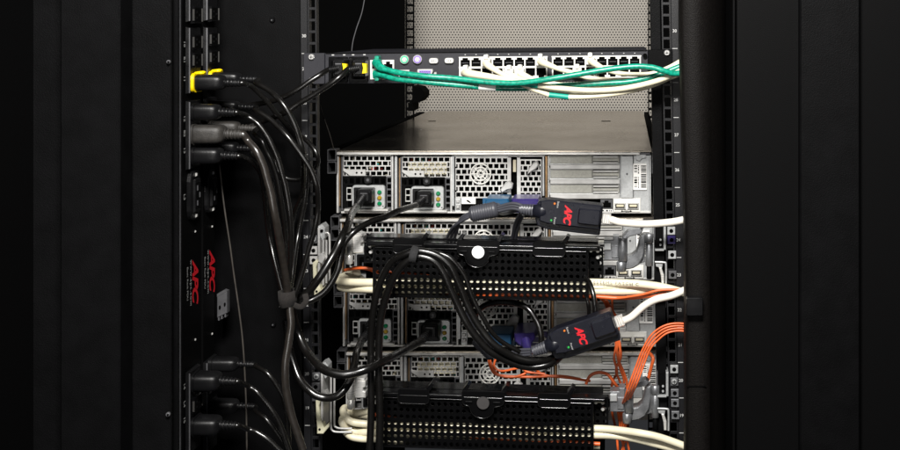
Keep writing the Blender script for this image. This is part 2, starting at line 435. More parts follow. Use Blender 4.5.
yF = power_strip(202.5, 215, 'right one of the two black upright power strips, its red logo higher', dict(
    banks=[(-40,21),(27,88),(97,160),(358,450)], outlets=[(14,17),(39,15),(57,15),(384,15)], big=[(191,44)], logo=271, len=41,
    marks=[('20',45),('21',59),('B1',190)], dots=[228,336]))

def cord_pts(pts): return [W(*p) for p in pts]
CORDG = 'black power cords'
def side_cord(label, yc, py, path, r=3.0, L=.040, h=7.6, mt='plast', ring=False, hand=1.0, droop=-.6, ribL=.0185, rr=None):
    """a plug seated in a power strip outlet, its ribbed strain relief, and the cord that leaves it"""
    z = zpx(py, yc); k = K(yc); L *= .90
    x0 = XP+.004
    t = thing('power_cable', label, 'power cord', (x0, yc, z), CORDG)
    m = MB(); H = h*1.14*k
    X = lambda d, dz=0: Vector((x0+d, yc, z+dz))
    m.tube([X(.0), X(.002), X(.005), X(L*.72), X(L*.86), X(L*.95), X(L)], [H*.86, H*.93, H*.93, H*.90, H*.84, H*.70, H*.45], mt, n=24, sq=4.5, ar=1.45, spline=False, up=U_)
    m.tube([X(-.001), X(.003)], [H*1.03, H*1.03], mt, n=24, sq=5, ar=1.5, spline=False, up=U_)
    m.build('plug', t)
    if ring:
        m = MB(); m.tube([X(.0005), X(.0042)], [H*1.13, H*1.10], 'yellow', n=24, sq=5, ar=1.5, spline=False, up=U_)
        m.tube([X(.001,H*1.05), X(.009,H*1.12), X(.012,H*1.05)], [.0022,.0026,.0016], 'yellow', n=8, ar=3, sub=4)
        m.build('retainer_clip', t)
    first = W(*path[0])
    e = X(L+ribL, droop*k)
    m = MB(); nr = 5
    a = X(L*.93); R0, R1 = H*.56, r*k*1.25
    for i in range(nr):
        f = (i+.15)/nr; g = (i+.78)/nr; dv = e-a
        m.tube([a+dv*f, a+dv*(f+.02), a+dv*(g-.02), a+dv*g], [R0+(R1-R0)*f-.001, R0+(R1-R0)*f, R0+(R1-R0)*g, R0+(R1-R0)*g-.001], mt, n=14, spline=False, up=U_)
    m.tube([a, e, e+(e-a)*.1], [R0*.72, R1*.85, r*k], mt, n=12, spline=False)
    m.build('strain_relief', t)
    path = bundle(path); m = MB(); pts = [e-(e-a)*.15, e+(e-a)*.12]+[W(*p) for p in path]
    m.tube(pts, r*k*(.86 if mt != 'dull' or r < 4 else .95), 'grayj' if mt == 'dull' and r > 4 else 'rubber', n=12, sub=10, wob=.00015); m.build('cord', t)
    return t
B = -.09
side_cord('black cord in the yellow clipped outlet of the left power strip', yN, 82.5, [(252,87,-.10),(264,98,-.09),(277,114,-.08),(290,129,-.06),(303,149,-.04),(307,175,-.03),(304,205,-.03),(298,235,-.03),(293,270,-.04),(289,298,-.07)], 3.0, ring=True)
side_cord('black cord in the yellow clipped outlet of the right power strip, arching highest', yF, 79, [(256,83,-.07),(270,91,-.08),(283,104,-.09),(293,121,-.09),(299,137,-.09),(303,153,-.085),(304,175,-.05),(302,194,-.03),(292,222,-.01),(291,260,-.02),(288,300,-.05)], 3.1, h=6.5, ring=True)
side_cord('black cord plugged just below the yellow clip on the left power strip', yN, 112, [(247,116,-.10),(259,125,-.10),(270,141,-.10),(278,160,-.10),(285,185,-.10),(290,215,-.10),(291,250,-.10),(288,298,-.08)], 3.1, L=.033, h=7.6)
side_cord('black cord just below the yellow clip on the right power strip, sweeping widest', yF, 107, [(256,110,-.07),(272,121,-.08),(287,136,-.09),(300,153,-.09),(311,170,-.09),(317,188,-.09),(318,208,-.08),(315,228,-.08),(308,252,-.08),(300,280,-.08),(293,300,-.08)], 3.0, L=.038, h=6)
side_cord('thickest dusty cord with a grey plug on the left power strip', yN, 134, [(248,141,-.115),(257,152,-.12),(264,168,-.12),(270,190,-.12),(275,215,-.12),(280,243,-.115),(285,272,-.11),(288,296,-.10),(290,310,-.10),(291,326,-.10),(288,346,-.10),(285,370,-.10),(287,395,-.10),(293,420,-.10),(303,450,-.10)], 4.1, L=.040, h=9, mt='dull')
side_cord('dusty black cord half hidden behind the grey plug, on the right power strip', yF, 128, [(254,133,-.07),(262,141,-.08),(268,154,-.08),(275,170,-.08),(281,198,-.08),(286,240,-.07),(288,298,-.07)], 2.8, L=.038, h=6.5, mt='dull')
side_cord('black cord just above the large empty socket of the left power strip', yN, 155.5, [(249,160,-.10),(257,167,-.09),(262,178,-.08),(265,200,-.06),(270,240,-.04),(284,298,-.04)], 3.0, L=.036, h=8)
side_cord('black cord just above the large empty socket of the right power strip', yF, 148, [(252,153,-.06),(262,163,-.05),(271,182,-.04),(279,230,-.04),(286,298,-.04)], 2.8, L=.036, h=6)
side_cord('black cord in the top outlet of the right power strip\'s lower bank', yF, 364, [(256,366,-.07),(267,373,-.08),(276,384,-.08),(284,400,-.08),(288,425,-.08),(290,455,-.08)], 2.6, L=.036, h=6.2)
side_cord('black cord in the top outlet of the left power strip\'s lower bank', yN, 381, [(248,386,-.10),(258,393,-.10),(268,405,-.10),(278,420,-.10),(290,452,-.10)], 3.0, L=.034, h=8.2)
side_cord('black cord in the second outlet of the right power strip\'s lower bank', yF, 406, [(256,411,-.07),(266,419,-.08),(275,430,-.08),(283,443,-.08),(288,458,-.08)], 2.6, L=.036, h=6.2)
side_cord('lowest black cord on the left power strip, at the bottom of the picture', yN, 425, [(248,429,-.10),(258,433,-.10),(270,441,-.10),(285,456,-.10)], 3.0, L=.034, h=8.2)
def cable(name, label, cat, pts, r, mt, group=None, n=12, extra=None, wob=.0, sub=8):
    m = MB(); P = [W(*p) for p in pts]
    m.tube(P, r*K(pts[len(pts)//2][2]), mt, n=n, sub=sub, wob=wob)
    o = m.build(name)
    return tag(o, label, cat, group)
cable('wire', 'thin tan wire hanging straight down beside the right power strip', 'wire', [(219,160,-.06),(221,180,-.06),(225,212,-.06),(230,245,-.06),(234,275,-.06),(239,310,-.06),(243,345,-.06),(246,400,-.06),(247,460,-.06)], .85, 'wire', n=8)
cable('wire', 'thin dark wire curving down above the left end of the switch', 'wire', [(366,-10,.2),(362,12,.2),(356,30,.2),(352,48,.2),(351,80,.2)], .55, 'cdark', n=6)
cable('wire', 'thin loose wire crossing the dark gap below the switch power plugs', 'wire', [(318,94,.1),(322,112,.1),(329,132,.1),(334,150,.11)], .45, 'wire', n=6)
cable('power_cable', 'short black cord looping round the left rail between switch and top server', 'power cord', [(296,132,-.02),(306,140,-.05),(314,149,-.06),(318,158,-.06),(317,166,-.05),(313,171,-.03),(306,190,-.02),(303,185,-.01)], 2.2, 'rubber', CORDG)
cable('power_cable', 'black cord whose grey highlight shows low in the left bundle behind the others', 'power cord', [(275,150,-.02),(277,168,-.02),(286,178,-.02),(300,179,-.02),(306,172,-.02),(306,160,-.015)], 2.4, 'rubber', CORDG)
cable('power_cable', 'black cord at the right of the left bundle, tan highlight above the brown strap', 'power cord', [(279,190,-.06),(283,212,-.06),(285,235,-.065),(288,260,-.07),(289,285,-.075),(289,300,-.07)], 2.0, 'rubber', CORDG)
# straps
def strap(name, label, cx, cy, y, rx, h, mt, ang=0, tail=None, fy=1.25):
    m = MB(); k = K(y); c = W(cx, cy, y); n = 26
    ca, sa = math.cos(math.radians(ang)), math.sin(math.radians(ang))
    ax = Vector((sa, 0, ca)); sd = Vector((ca, 0, -sa)); f = Vector((0,1,0))
    A = []
    for r_ in (1.0, .86):
        for hh in (-.5, .5):
            for i in range(n):
                a = 2*math.pi*i/n; wv = 1+.03*math.sin(3*a+hh)
                A.append(c+sd*math.cos(a)*rx*k*r_*wv+f*math.sin(a)*rx*k*fy*r_+ax*hh*h*k*(1+.05*math.sin(2*a)))
    fs = []
    for i in range(n):
        j = (i+1)%n
        fs += [(i,j,n+j,n+i),(2*n+i,3*n+i,3*n+j,2*n+j),(i,2*n+i,2*n+j,j),(n+i,n+j,3*n+j,3*n+i)]
    m.add(A, fs, mt, True)
    if tail:
        P = [W(*p) for p in tail]; m.tube(P, 3*k, mt, n=8, ar=.25, sub=5)
    return tag(m.build(name), label, 'cable strap', 'hook and loop cable straps')
strap('cable_strap', 'brown hook and loop strap round the left cord bundle, its tail curling right', 287.5, 298, -.080, 9.0, 15, 'velbr', -4, [(294,305,-.09),(301,307,-.09),(306,301,-.09),(305,294,-.085)])
# steel clip beside the power strips
cl = thing('wall_clip', 'small grey slotted steel clip on the dark wall beside the power strips', 'clip', W(222,318,-.02))
m = MB(); m.prism([(217,297),(227,291),(227,313),(217,318)], -.03, -.02, 'cdark', .5); m.prism([(217,297),(227,291),(224,290),(217,294)], -.03, -.022, 'cdark')
for a in (218,221,224.5): m.box(a, 314-(a-217)*.3, a+1.4, 321-(a-217)*.5, -.029, -.02, 'cdark')
m.build('bracket_plate', cl)
m = MB(); m.disc(219.6,307.5,1.0,-.0312,-.0301,'void',ry=2.0); m.disc(224.6,304.5,.9,-.0312,-.0301,'void',ry=1.8); m.build('hole', cl)

# ================================================================ THE SWITCH
kw = lambda x, y: (x, y-(x-325)*.009)
sw = thing('console_switch', 'charcoal one-unit switch with two rows of network ports above the servers', 'network switch', W(486,84,.15))
m = MB()
m.box(325, 53.5, 648, 84, 0, .30, 'kvm', .5, kw); m.build('chassis', sw)
m = MB(); m.box(326, 53.0, 647, 53.9, -.001, .0, 'dark', 0, kw); m.build('top_lip', sw)
m = MB(); m.rr(303.5, 53, 324.6, 84, 1, -.004, .002, 'kvm', .4, kw); m.build('mounting_ear', sw)
m = MB(); m.rr(648.4, 52.5, 672.5, 83, 1, -.004, .002, 'dark', .4, kw); m.disc(645, 58.5, 2.3, -.0045,-.0035,'void',wp=kw); m.build('mounting_ear', sw)
def screw(parent, cx, cy, y, r=2.9, wp=nowarp, mt='silver', name='screw'):
    m = MB(); m.disc(cx, cy, r, y-.003, y, mt, .9, 18, wp)
    m.box(cx-r*.6, cy-.35, cx+r*.6, cy+.35, y-.0033, y-.0028, 'void', 0, wp); m.box(cx-.35, cy-r*.6, cx+.35, cy-.4, y-.0033, y-.0028, 'void', 0, wp); m.box(cx-.35, cy+.4, cx+.35, cy+r*.6, y-.0033, y-.0028, 'void', 0, wp)
    return m.build(name, parent)
screw(sw, 311, 57, -.004, 3.1, kw, 'pale'); screw(sw, 311, 80.5, -.004, 3.1, kw, 'pale'); screw(sw, 667, 56, -.004, 3.0, kw, 'pale')
for i, x in enumerate((328.5, 348.7)):
    m = MB(); m.rr(x, 57, x+19.2, 82.5, 1, -.004, 0, 'gloss', .5, kw); m.rr(x+2.5, 60.5, x+16.7, 79.5, 2, -.0045, -.0041, 'void', 0, kw)
    for a in (3.2, 14.5): m.box(x+a, 54.6, x+a+2.4, 55.6, -.001, 0, 'print', 0, kw)
    m.build('power_inlet', sw)
m = MB(); m.box(370, 60.5, 394, 80, -.0015, 0, 'white', .4, kw); m.build('port_block', sw)
m = MB(); m.prism([(384,64.5),(386,64.5),(386,62),(390,62),(390,64.5),(392.5,64.5),(392.5,69),(384,69)], -.002,-.0016,'void',0,kw)
m.prism([(372,64),(381,64),(381,69),(372,69)], -.002,-.0016,'void',0,kw); m.build('network_port', sw)
for x, mt in ((404.3,'ps2g'),(417.3,'ps2p')):
    m = MB(); m.disc(x, 60.3, 4.6, -.004, 0, 'pale', .4, 20, kw); m.disc(x, 60.3, 3.9, -.0048, -.004, mt, .2, 20, kw); m.disc(x, 60.3, 2.3, -.0052, -.0049, 'white', 0, 14, kw)
    for a in range(5):
        t_ = math.radians(30+a*60); m.disc(x+1.5*math.cos(t_), 60.3+1.5*math.sin(t_), .42, -.0055, -.0053, 'void', 0, 6, kw)
    m.build('round_connector', sw)
for x in (433.5, 449):
    m = MB(); m.rr(x-4.6, 59, x+4.6, 64.6, 2.3, -.004, 0, 'pale', .5, kw); m.rr(x-2.9, 60.2, x+2.9, 63.6, 1, -.0045, -.0041, 'white', 0, kw)
    for a in (-1.6,0,1.6): m.box(x+a-.3, 60.8, x+a+.3, 63, -.0049, -.0046, 'void', 0, kw)
    m.build('small_connector', sw)
m = MB(); m.box(398.5, 70.5, 409.5, 80, -.002, 0, 'pale', .3, kw); m.box(399.8, 71.8, 408.2, 79, -.0026, -.0021, 'void', 0, kw); m.build('network_port', sw)
m = MB(); m.prism([(417.5,70),(432.5,70),(433,72),(431,78),(419,78),(417,72)], -.005, 0, 'pale', .4, kw); m.prism([(419,71.4),(431,71.4),(430,76.8),(420,76.8)], -.0056, -.0051, 'ps2p', 0, kw)
for j in range(3):
    for i in range(5): m.disc(420.6+i*2.1+(j%2)*.8, 72.5+j*1.6, .33, -.006, -.0057, 'void', 0, 6, kw)
m.disc(414.8,74.5,1.7,-.006,0,'pale',.4,6,kw); m.disc(435.2,74.5,1.7,-.006,0,'pale',.4,6,kw); m.build('video_port', sw)
def ports(x0, n, wdt):
    m = MB(); y0, y1, y2, y3 = 59.2, 68.0, 69.5, 79.5
    m.box(x0, y0, x0+n*wdt, y3, -.0008, 0, 'void', 0, kw)
    m.box(x0-1, y0-1, x0+n*wdt+1, y0, -.004, 0, 'white', 0, kw); m.box(x0-1, y1, x0+n*wdt+1, y2+.4, -.0045, 0, 'white', .2, kw); m.box(x0-1, y3, x0+n*wdt+1, y3+.8, -.004, 0, 'white', 0, kw)
    for i in range(n+1):
        xx = x0+i*wdt
        m.box(xx-.65, y0, xx+.65, y1, -.004, 0, 'white', 0, kw); m.box(xx-.65, y2+.4, xx+.65, y3, -.004, 0, 'white', 0, kw)
        if i < n:
            m.box(xx+.65, y0, xx+2.6, y0+2.0, -.0038, -.001, 'white', 0, kw); m.box(xx+wdt-2.6, y0, xx+wdt-.65, y0+2.0, -.0038, -.001, 'white', 0, kw)
            m.box(xx+.65, y3-2, xx+2.6, y3, -.0038, -.001, 'white', 0, kw); m.box(xx+wdt-2.6, y3-2, xx+wdt-.65, y3, -.0038, -.001, 'white', 0, kw)
            m.box(xx+2.2, y0+4.8, xx+wdt-2.2, y0+5.2, -.0015, -.0009, 'cdark', 0, kw)
            m.box(xx+wdt/2-.6, 55.6, xx+wdt/2+.6, 56.3, -.0008, -.0002, 'print', 0, kw)
    m.build('port_block', sw)
ports(459.8, 8, 10.85); ports(552.6, 8, 10.95)
# power cords of the switch
def inlet_cord(label, cx, cy, y, w, h, path, r, tape=True, wp=nowarp, rib=None, grp=CORDG, tx=None):
    """plug pushed into an inlet that faces the camera, boot turning towards the cord"""
    P0 = W(*wp(cx, cy), y); t = thing('power_cable', label, 'power cord', P0, grp); k = K(y)
    m = MB(); m.rr(cx-w/2, cy-h/2, cx+w/2, cy+h/2, 1.8, y-.022, y, 'plast', 1.3, wp); m.rr(cx-w/2+1.5, cy-h/2+2, cx+w/2-2, cy+h/2-2, 1.5, y-.027, y-.022, 'plast', 1.2, wp)
    m.box(cx-w*.25, cy-h*.28, cx+w*.2, cy-h*.22, y-.0276, y-.0271, 'cdark', 0, wp)
    m.build('plug', t)
    if tx:
        m = MB(); m.prism([(tx,cy-5),(tx+4.5,cy-4),(tx+4.5,cy+5),(tx,cy+5.5),(tx+1,cy)], y-.0275, y-.019, 'yellow', .3, wp); m.build('retainer_clip', t)
    a = W(cx-1, cy, y-.024); b = W(*path[0]); m = MB(); n = 6
    for i in range(n):
        f, g = i/n, (i+.7)/n; R = lambda u: (3.9+(r*1.15-3.9)*u)*k
        m.tube([a.lerp(b,f), a.lerp(b,f+.03), a.lerp(b,g-.03), a.lerp(b,g)], [R(f)*.8, R(f), R(g), R(g)*.8], 'plast', n=12, spline=False)
    m.tube([a, b], [3*k, r*k], 'plast', n=10, spline=False); m.build('strain_relief', t)
    m = MB(); m.tube([a.lerp(b,.9)]+[W(*p) for p in path], r*K(path[0][2]), 'rubber', n=12, sub=10, wob=.00012); m.build('cord', t)
    return t
inlet_cord('black cord in the left power inlet of the switch, running down to the left', 338.5, 68.5, -.004, 13, 18, [(328,70,-.035),(318,76,-.045),(303,86,-.05),(286,96,-.05),(268,102,-.04),(250,105,-.03),(236,106,-.03)], 2.7, wp=kw, tx=342)
inlet_cord('black cord in the right power inlet of the switch, passing under its neighbour', 358.5, 68.5, -.004, 13, 18, [(347,70,-.04),(337,79,-.05),(318,92,-.05),(300,103,-.05),(284,113,-.05),(266,120,-.03),(248,126,-.03)], 2.9, wp=kw, tx=362)
# network leads in the switch
G = 'green network leads'; I_ = 'ivory network leads'
def lead(label, plug, path, r, mt, group, wraps=(), name='network_cable', pm='white', psize=(9,8.5), up=True, marks=0):
    P = [W(*p) for p in path]; t = thing(name, label, 'network cable', W(*plug), group); k = K(plug[2])
    m = MB(); x, y, d = plug; w, h = psize
    m.rr(x-w/2, y-h/2, x+w/2, y+h/2, 1.2, d-.014, d, pm, .7)
    m.rr(x-2.2, y-h/2-(3.6 if up else -h+1), x+2.2, y-h/2+1 if up else y+h/2+2.4, 1.4, d-.016, d-.002, pm, .4)
    m.build('plug', t)
    m = MB(); m.tube([W(x, y, d-.010)]+P[0:1]+P[1:2], [r*k*1.7, r*k*1.45, r*k*1.02], pm if pm != 'white' else mt, n=12, sub=6); m.build('boot', t)
    m = MB(); m.tube([W(x, y, d-.012)]+P, r*k, mt, n=12, sub=12); m.build('cable', t)
    for (a, b, wm) in wraps:
        m = MB(); m.tube([W(*a), W(*((a[i]+b[i])/2 for i in range(3))), W(*b)], (r+.35)*k, wm, n=12, sub=3); m.build('tape', t)
    return t
lead('ivory lead from the first lower port, green tape where it crosses the green leads', (465,73,-.004), [(471,74,-.03),(500,78.5,-.04),(521,82.5,-.045),(538,85.5,-.045),(560,88.5,-.045),(590,90.5,-.045),(620,89,-.045),(650,83,-.045),(672,75,-.045),(700,60,-.045)], 2.8, 'ivory', I_, [((521,82.5,-.045),(538,85.5,-.045),'gtape')])
lead('ivory lead hanging lowest below the ports, green tape on it', (485.6,62.5,-.004), [(489,66,-.025),(500,73,-.03),(514,80,-.035),(530,88,-.04),(545,93.5,-.04),(552,95.5,-.04),(568,97,-.04),(590,96.5,-.04),(620,93,-.04),(650,86,-.035),(675,75,-.03),(700,62,-.03)], 2.5, 'ivory', I_, [((549,94.8,-.04),(568.5,97,-.04),'gtape')])
lead('ivory lead from the fifth lower port of the left port block', (508.5,73,-.004), [(512,76,-.02),(520,79,-.025),(532,83,-.03),(548,90,-.03),(580,93.5,-.03),(620,91,-.03),(655,83,-.03),(700,66,-.03)], 2.4, 'ivory', I_)
lead('ivory lead from the sixth lower port of the left port block', (519.5,72.5,-.004), [(523,75,-.02),(530,78,-.025),(545,82,-.03),(570,86,-.03),(600,86,-.03),(640,84,-.03),(670,74,-.03),(700,60,-.03)], 2.4, 'ivory', I_)
lead('ivory lead from the last upper port of the left port block', (540,61.5,-.004), [(544,63,-.025),(556,68,-.03),(570,72,-.03),(590,78,-.03),(615,80.5,-.03),(640,79,-.03),(662,72,-.03),(700,52,-.03)], 2.4, 'ivory', I_)
lead('ivory lead from the fourth upper port of the right port block', (590,60.5,-.004), [(594,63,-.025),(603,68.5,-.03),(618,73,-.03),(635,74.5,-.03),(652,73.5,-.03),(668,68,-.03),(682,60,-.03),(700,48,-.03)], 2.3, 'ivory', I_)
lead('ivory lead from the third lower port of the right port block', (577,72,-.004), [(582,75,-.02),(592,79,-.022),(610,82,-.025),(640,82,-.025),(668,74,-.025),(700,58,-.025)], 2.3, 'ivory', I_)
lead('green lead from the upper left port, rising in front of the right port block', (376.5,62.5,-.004), [(380,67,-.025),(386,69.5,-.03),(400,73,-.035),(425,76.2,-.04),(455,78.6,-.04),(490,82.5,-.045),(520,83,-.05),(550,79,-.055),(580,74,-.055),(610,69,-.055),(635,66.5,-.055),(652,67.5,-.055),(664,71,-.055),(676,73.5,-.05),(700,70,-.045)], 2.9, 'green', G, pm='green', psize=(7,6))
lead('green lead from the lower left port, staying level below the ports', (376.5,74.5,-.004), [(381,74,-.02),(395,78.8,-.03),(425,82,-.035),(460,85.2,-.035),(495,88,-.035),(530,88,-.035),(560,86,-.035),(600,83.5,-.035),(630,81.5,-.035),(655,76,-.035),(676,68,-.035),(700,58,-.035)], 2.9, 'green', G, [((479,86.9,-.035),(496,88,-.035),'label')], pm='green', psize=(8,8), up=False)

# ================================================================ THE SERVERS
YF = .14
SG = 'silver two-unit servers stacked under the switch'
srv = thing('rack_server', 'topmost silver rack server with its brushed steel lid and barcode label in plain view', 'server', W(492, 213.5, .5), SG)
def spart(name, fn, parent=srv, w=nowarp):
    m = MB(); fn(m); return m.build(name, parent)
d = YF
spart('lid', lambda m: m.box(338, 150.5, 651.5, 152.2, d-.004, .92, 'lid', .2))
def f(m):
    for px_, py_, l_ in ((432,121,.013),(606,121,.016)):
        # stamped slots lying on the lid
        zt_ = W(0,150.5,d-.004).z+.0004; kk = (CZ-zt_)/((py_-VY)*S)*D; yy_ = kk-D; xc_ = CX+(px_-VX)*K(yy_)
        m.add([Vector((xc_+a*l_/2, yy_+b*.012, zt_)) for a, b in ((-1,-.5),(1,-.5),(1.06,0),(1,.5),(-1,.5),(-1.06,0))], [tuple(range(6))], 'void')
spart('lid_slot', f)
def f(m):
    m.box(336.5, 152.3, 640, 155, d-.007, d+.004, 'silver', .5); m.box(640, 152.8, 650, 154.6, d-.003, d+.004, 'cdark')
spart('lid_lip', f)
def f(m):
    m.box(339, 155.2, 651, 213.2, d+.035, .90, 'void'); m.box(341, 211.4, 651, 213.4, d-.003, d+.035, 'silver', .3)
    m.box(336.5, 155.2, 338.6, 213, d-.002, d+.03, 'pale', .3); m.box(649.6, 155.2, 651, 213, d-.002, d+.03, 'galv', .2)
    m.box(339, 155.2, 340.2, 206, d+.001, d+.02, 'bronze')
spart('chassis', f)
def rail(m, x0, x1):
    for a, b in ((149.5,161),(162,173.5)): m.frame(x0, a, x1, b, .55, d-.012, d+.01, 'cdark')
    m.box(x0+.55, 150, x1-.55, 173, d+.006, .9, 'void')
spart('slide_rail', lambda m: rail(m, 327.5, 336)); spart('slide_rail', lambda m: rail(m, 652, 660))
def psu(ox, oy, second):
    X = lambda x, y: (x+ox, y+oy)
    def f(m):
        m.box(341.5, 155.5, 343, 210, d, d+.03, 'cdark', 0, X); m.box(391.6, 155.5, 393.2, 211, d-.002, d+.03, 'pale', 0, X)
        m.grill(343.4, 155.8, 391.2, 176, 8, 4, 1.15, d, d+.0015, 'pale', True, X)
    p = spart('power_supply', f)
    def f(m):
        m.prism([(343,168.5),(348,169.5),(365.5,169.5),(365.5,176),(350,176),(347,173.5),(343,171)], d-.003, d-.0005, 'pale', .3, X)
        m.disc(356.6, 172.8, 1.0, d-.0035, d-.003, 'void', 0, 10, X); m.disc(361.6, 172.8, 1.0, d-.0035, d-.003, 'void', 0, 10, X)
    spart('release_latch', f, p)
    def f(m):
        m.grill(342.5, 177, 386, 184.5, 7, 1, 2.0, d-.0015, d, 'dark', False, X); m.grill(386.5, 177, 392, 208, 1, 5, 1.6, d-.0015, d, 'cdark', False, X)
        m.box(342.5, 185.6, 347, 208, d-.0012, d, 'dark', 0, X)
    spart('dark_grille', f, p)
    def f(m):
        m.disc(367.7, 180, 4.3, d-.011, d-.002, 'plast', 1.0, 20, X); m.disc(367.7, 180, 1.6, d-.0115, d-.011, 'cdark', 0, 6, X)
    spart('thumb_screw', f, p)
    def f(m):
        m.rr(352, 185.2, 385, 208.8, 3, d-.006, d, 'galv', .6, X); m.grill(346.6, 188, 351.8, 200, 1, 2, 1.1, d-.003, d-.001, 'pale', False, X)
        m.box(344, 209.2, 388, 211.2, d-.010, d, 'silver', .3, X)
        m.disc(383, 206.3, .6, d-.0066, d-.006, 'void', 0, 8, X)
    spart('socket_plate', f, p)
    def f(m):
        m.rr(353.6, 187.6, 374.6, 206.4, 1, d-.009, d-.006, 'plast', .4, X); m.rr(356, 190, 372.4, 204.4, 1.5, d-.0096, d-.009, 'void', 0, X)
        for a in (359,363.6,368.2): m.box(a, 195.5, a+1.2, 199.5, d-.0115, d-.0096, 'cdark', 0, X)
    spart('power_socket', f, p)
    for yy, mt in ((192.5,'ledg'),(198.1,'leda'),(203.8,'ledg')):
        spart('status_lamp', lambda m: m.disc(379.2, yy, 2.25, d-.009, d-.006, mt, .8, 16, X), p)
    def f(m):
        if second: m.box(349, 161.5, 388, 174, d+.008, d+.028, 'ivory', .3, X); m.box(345, 156.5, 352, 161, d+.012, d+.03, 'void', 0, X)
        rnd = random.Random(3+int(ox))
        for i in range(26):
            cx, cy = rnd.uniform(345,390), rnd.uniform(157,176); s_ = rnd.uniform(1.2,3)
            m.box(cx, cy, cx+s_, cy+s_*.8, d+.010+i*.0004, d+.034, rnd.choice(['bred','teal','cream','cdark','leda','ivory','void','void','pale']), .2, X)
    spart('circuitry', f, p)
psu(0, 0, False); psu(58.8, 1.2, True)
spart('divider', lambda m: m.box(394.6, 156, 397.2, 213, d-.001, d+.03, 'galv', .2)); spart('spring_strip', lambda m: m.box(399, 158, 400.6, 210, d, d+.02, 'bronze', .1)); spart('divider', lambda m: m.box(451.8, 156, 454.2, 206, d-.002, d+.03, 'galv', .2))
def fan(m):
    m.grill(455.5, 157.5, 508, 197.5, 9, 7, 1.45, d, d+.0015, 'pale')
    m.box(454.2, 155.3, 545, 156.8, d, d+.0015, 'pale'); m.box(508, 157.5, 511, 197.5, d, d+.0015, 'pale'); m.box(517, 157.5, 520, 197.5, d, d+.0015, 'pale')
    m.grill(520, 160, 541.5, 197.5, 4, 7, 1.45, d, d+.0015, 'pale'); m.box(511, 196, 517, 197.5, d, d+.0015, 'pale')
    for a, b in ((455.8,167.5),(455.8,191)): m.disc(a, b, .9, d-.0008, d, 'void', 0, 8)
spart('vent_grille', fan)
def fan2(m):
    c = (480.5, 174)
    for r in (10, 6.6, 3.4):
        P = [W(c[0]+r*math.cos(a), c[1]+r*math.sin(a), d-.0015) for a in [2*math.pi*i/28 for i in range(29)]]
        m.tube(P, .75*K(d), 'white', n=6, spline=False, caps=False)
    for i in range(8):
        a = math.pi*i/4; m.tube([W(c[0]+2*math.cos(a), c[1]+2*math.sin(a), d-.0015), W(c[0]+10*math.cos(a), c[1]+10*math.sin(a), d-.0015)], .6*K(d), 'white', n=6, spline=False)
spart('fan_guard', fan2)
def f(m):
    m.box(513, 160, 516, 172, d+.003, d+.01, 'cream', .2); m.box(511.5, 158, 516.8, 195.8, d+.012, d+.02, 'void')
    m.prism([(500,190),(505,183),(509,181),(513,184),(512,189),(507,190),(502,193)], d-.010, d-.002, 'pale', .9)
    m.prism([(527,175),(529,168),(533,163),(537,161),(539,165),(536,169),(531,172)], d-.010, d-.002, 'pale', .9)
spart('release_tab', f)
def f(m):
    m.box(454.5, 198, 545, 213, d+.004, d+.008, 'dark'); m.box(455, 198.4, 461, 212, d-.001, d+.004, 'galv', .3)
    m.box(456, 200, 459.5, 203, d-.004, d-.001, 'pale', .5); m.box(456, 205, 459.5, 208.5, d-.006, d-.001, 'pale', .6)
spart('connector_panel', f)
def f(m):
    m.box(461.5, 198.2, 475.5, 204, d-.002, d+.003, 'label', .2); m.prism([(466,200),(468,200),(471,202.4),(470,203),(467,201.4)], d-.0024, d-.002, 'void')
spart('port_label', f)
def dsub(x0, x1, mt):
    def f(m):
        m.box(x0, 198.2, x1, 212.5, d-.004, d+.004, mt, .5); m.prism([(x0+5,201.5),(x1-5,201.5),(x1-6.5,209),(x0+6.5,209)], d-.010, d-.004, 'pale', .4)
        m.prism([(x0+6.3,202.8),(x1-6.3,202.8),(x1-7.3,208),(x0+7.3,208)], d-.0106, d-.0101, mt)
        for c in (x0+2.6, x1-2.6): m.disc(c, 205, 1.7, d-.009, d-.004, 'pale', .4, 6)
    spart('serial_port', f)
dsub(482.5, 509.5, 'blue'); dsub(511, 541, 'violet')
spart('spring_finger', lambda m: (m.box(542.4, 156, 544.3, 196, d-.003, d+.01, 'galv', .3), m.box(545.2, 156, 547.4, 198, d-.001, d+.01, 'bronze', .3), m.box(548, 156, 549, 199, d-.003, d+.01, 'silver', .2)))
spart('back_plate', lambda m: m.box(549.4, 155.5, 633.5, 198.6, d+.001, d+.003, 'galv', .2))
for a in (156.8, 171.2, 186.2):
    def f(m):
        m.box(550.5, a-1.2, 592, a+6.8, d-.0005, d+.001, 'slotm', .3); m.box(592, a-1.2, 619.4, a+6.8, d-.0003, d+.001, 'slotm', .3)
        for b in (0, 6):
            m.rr(593, a-.7+b, 618.5, a+1.0+b, .8, d-.004, d+.001, 'pale', .35); m.box(593, a-1.6+b, 618, a-.75+b, d-.0008, d+.001, 'void')
        m.box(592.4, a-1, 592.8, a+6.5, d-.001, d+.001, 'cdark'); m.box(619.5, a-1.4, 620.1, a+7.4, d-.001, d+.001, 'cdark')
        m.disc(550.4, a+10, 1.2, d-.002, d+.001, 'void', 0, 8)
    spart('slot_cover', f)
def f(m):
    for a in (164.6, 179.4, 194.2): m.box(550, a, 620, a+4.8, d-.003, d+.001, 'pale', .6)
    m.box(621, 156, 633, 198, d-.002, d+.001, 'galv', .4); m.disc(627,174,1,d-.003,d-.002,'cdark',0,10)
spart('slot_divider', f)
def f(m):
    m.box(633.8, 155.4, 649.4, 212, d-.001, d+.003, 'galv', .2); m.prism([(636,154.6),(646,154.6),(646,158),(642,158.5),(640,161),(636,160)], d-.004, d-.001, 'galv', .3)
spart('corner_plate', f)
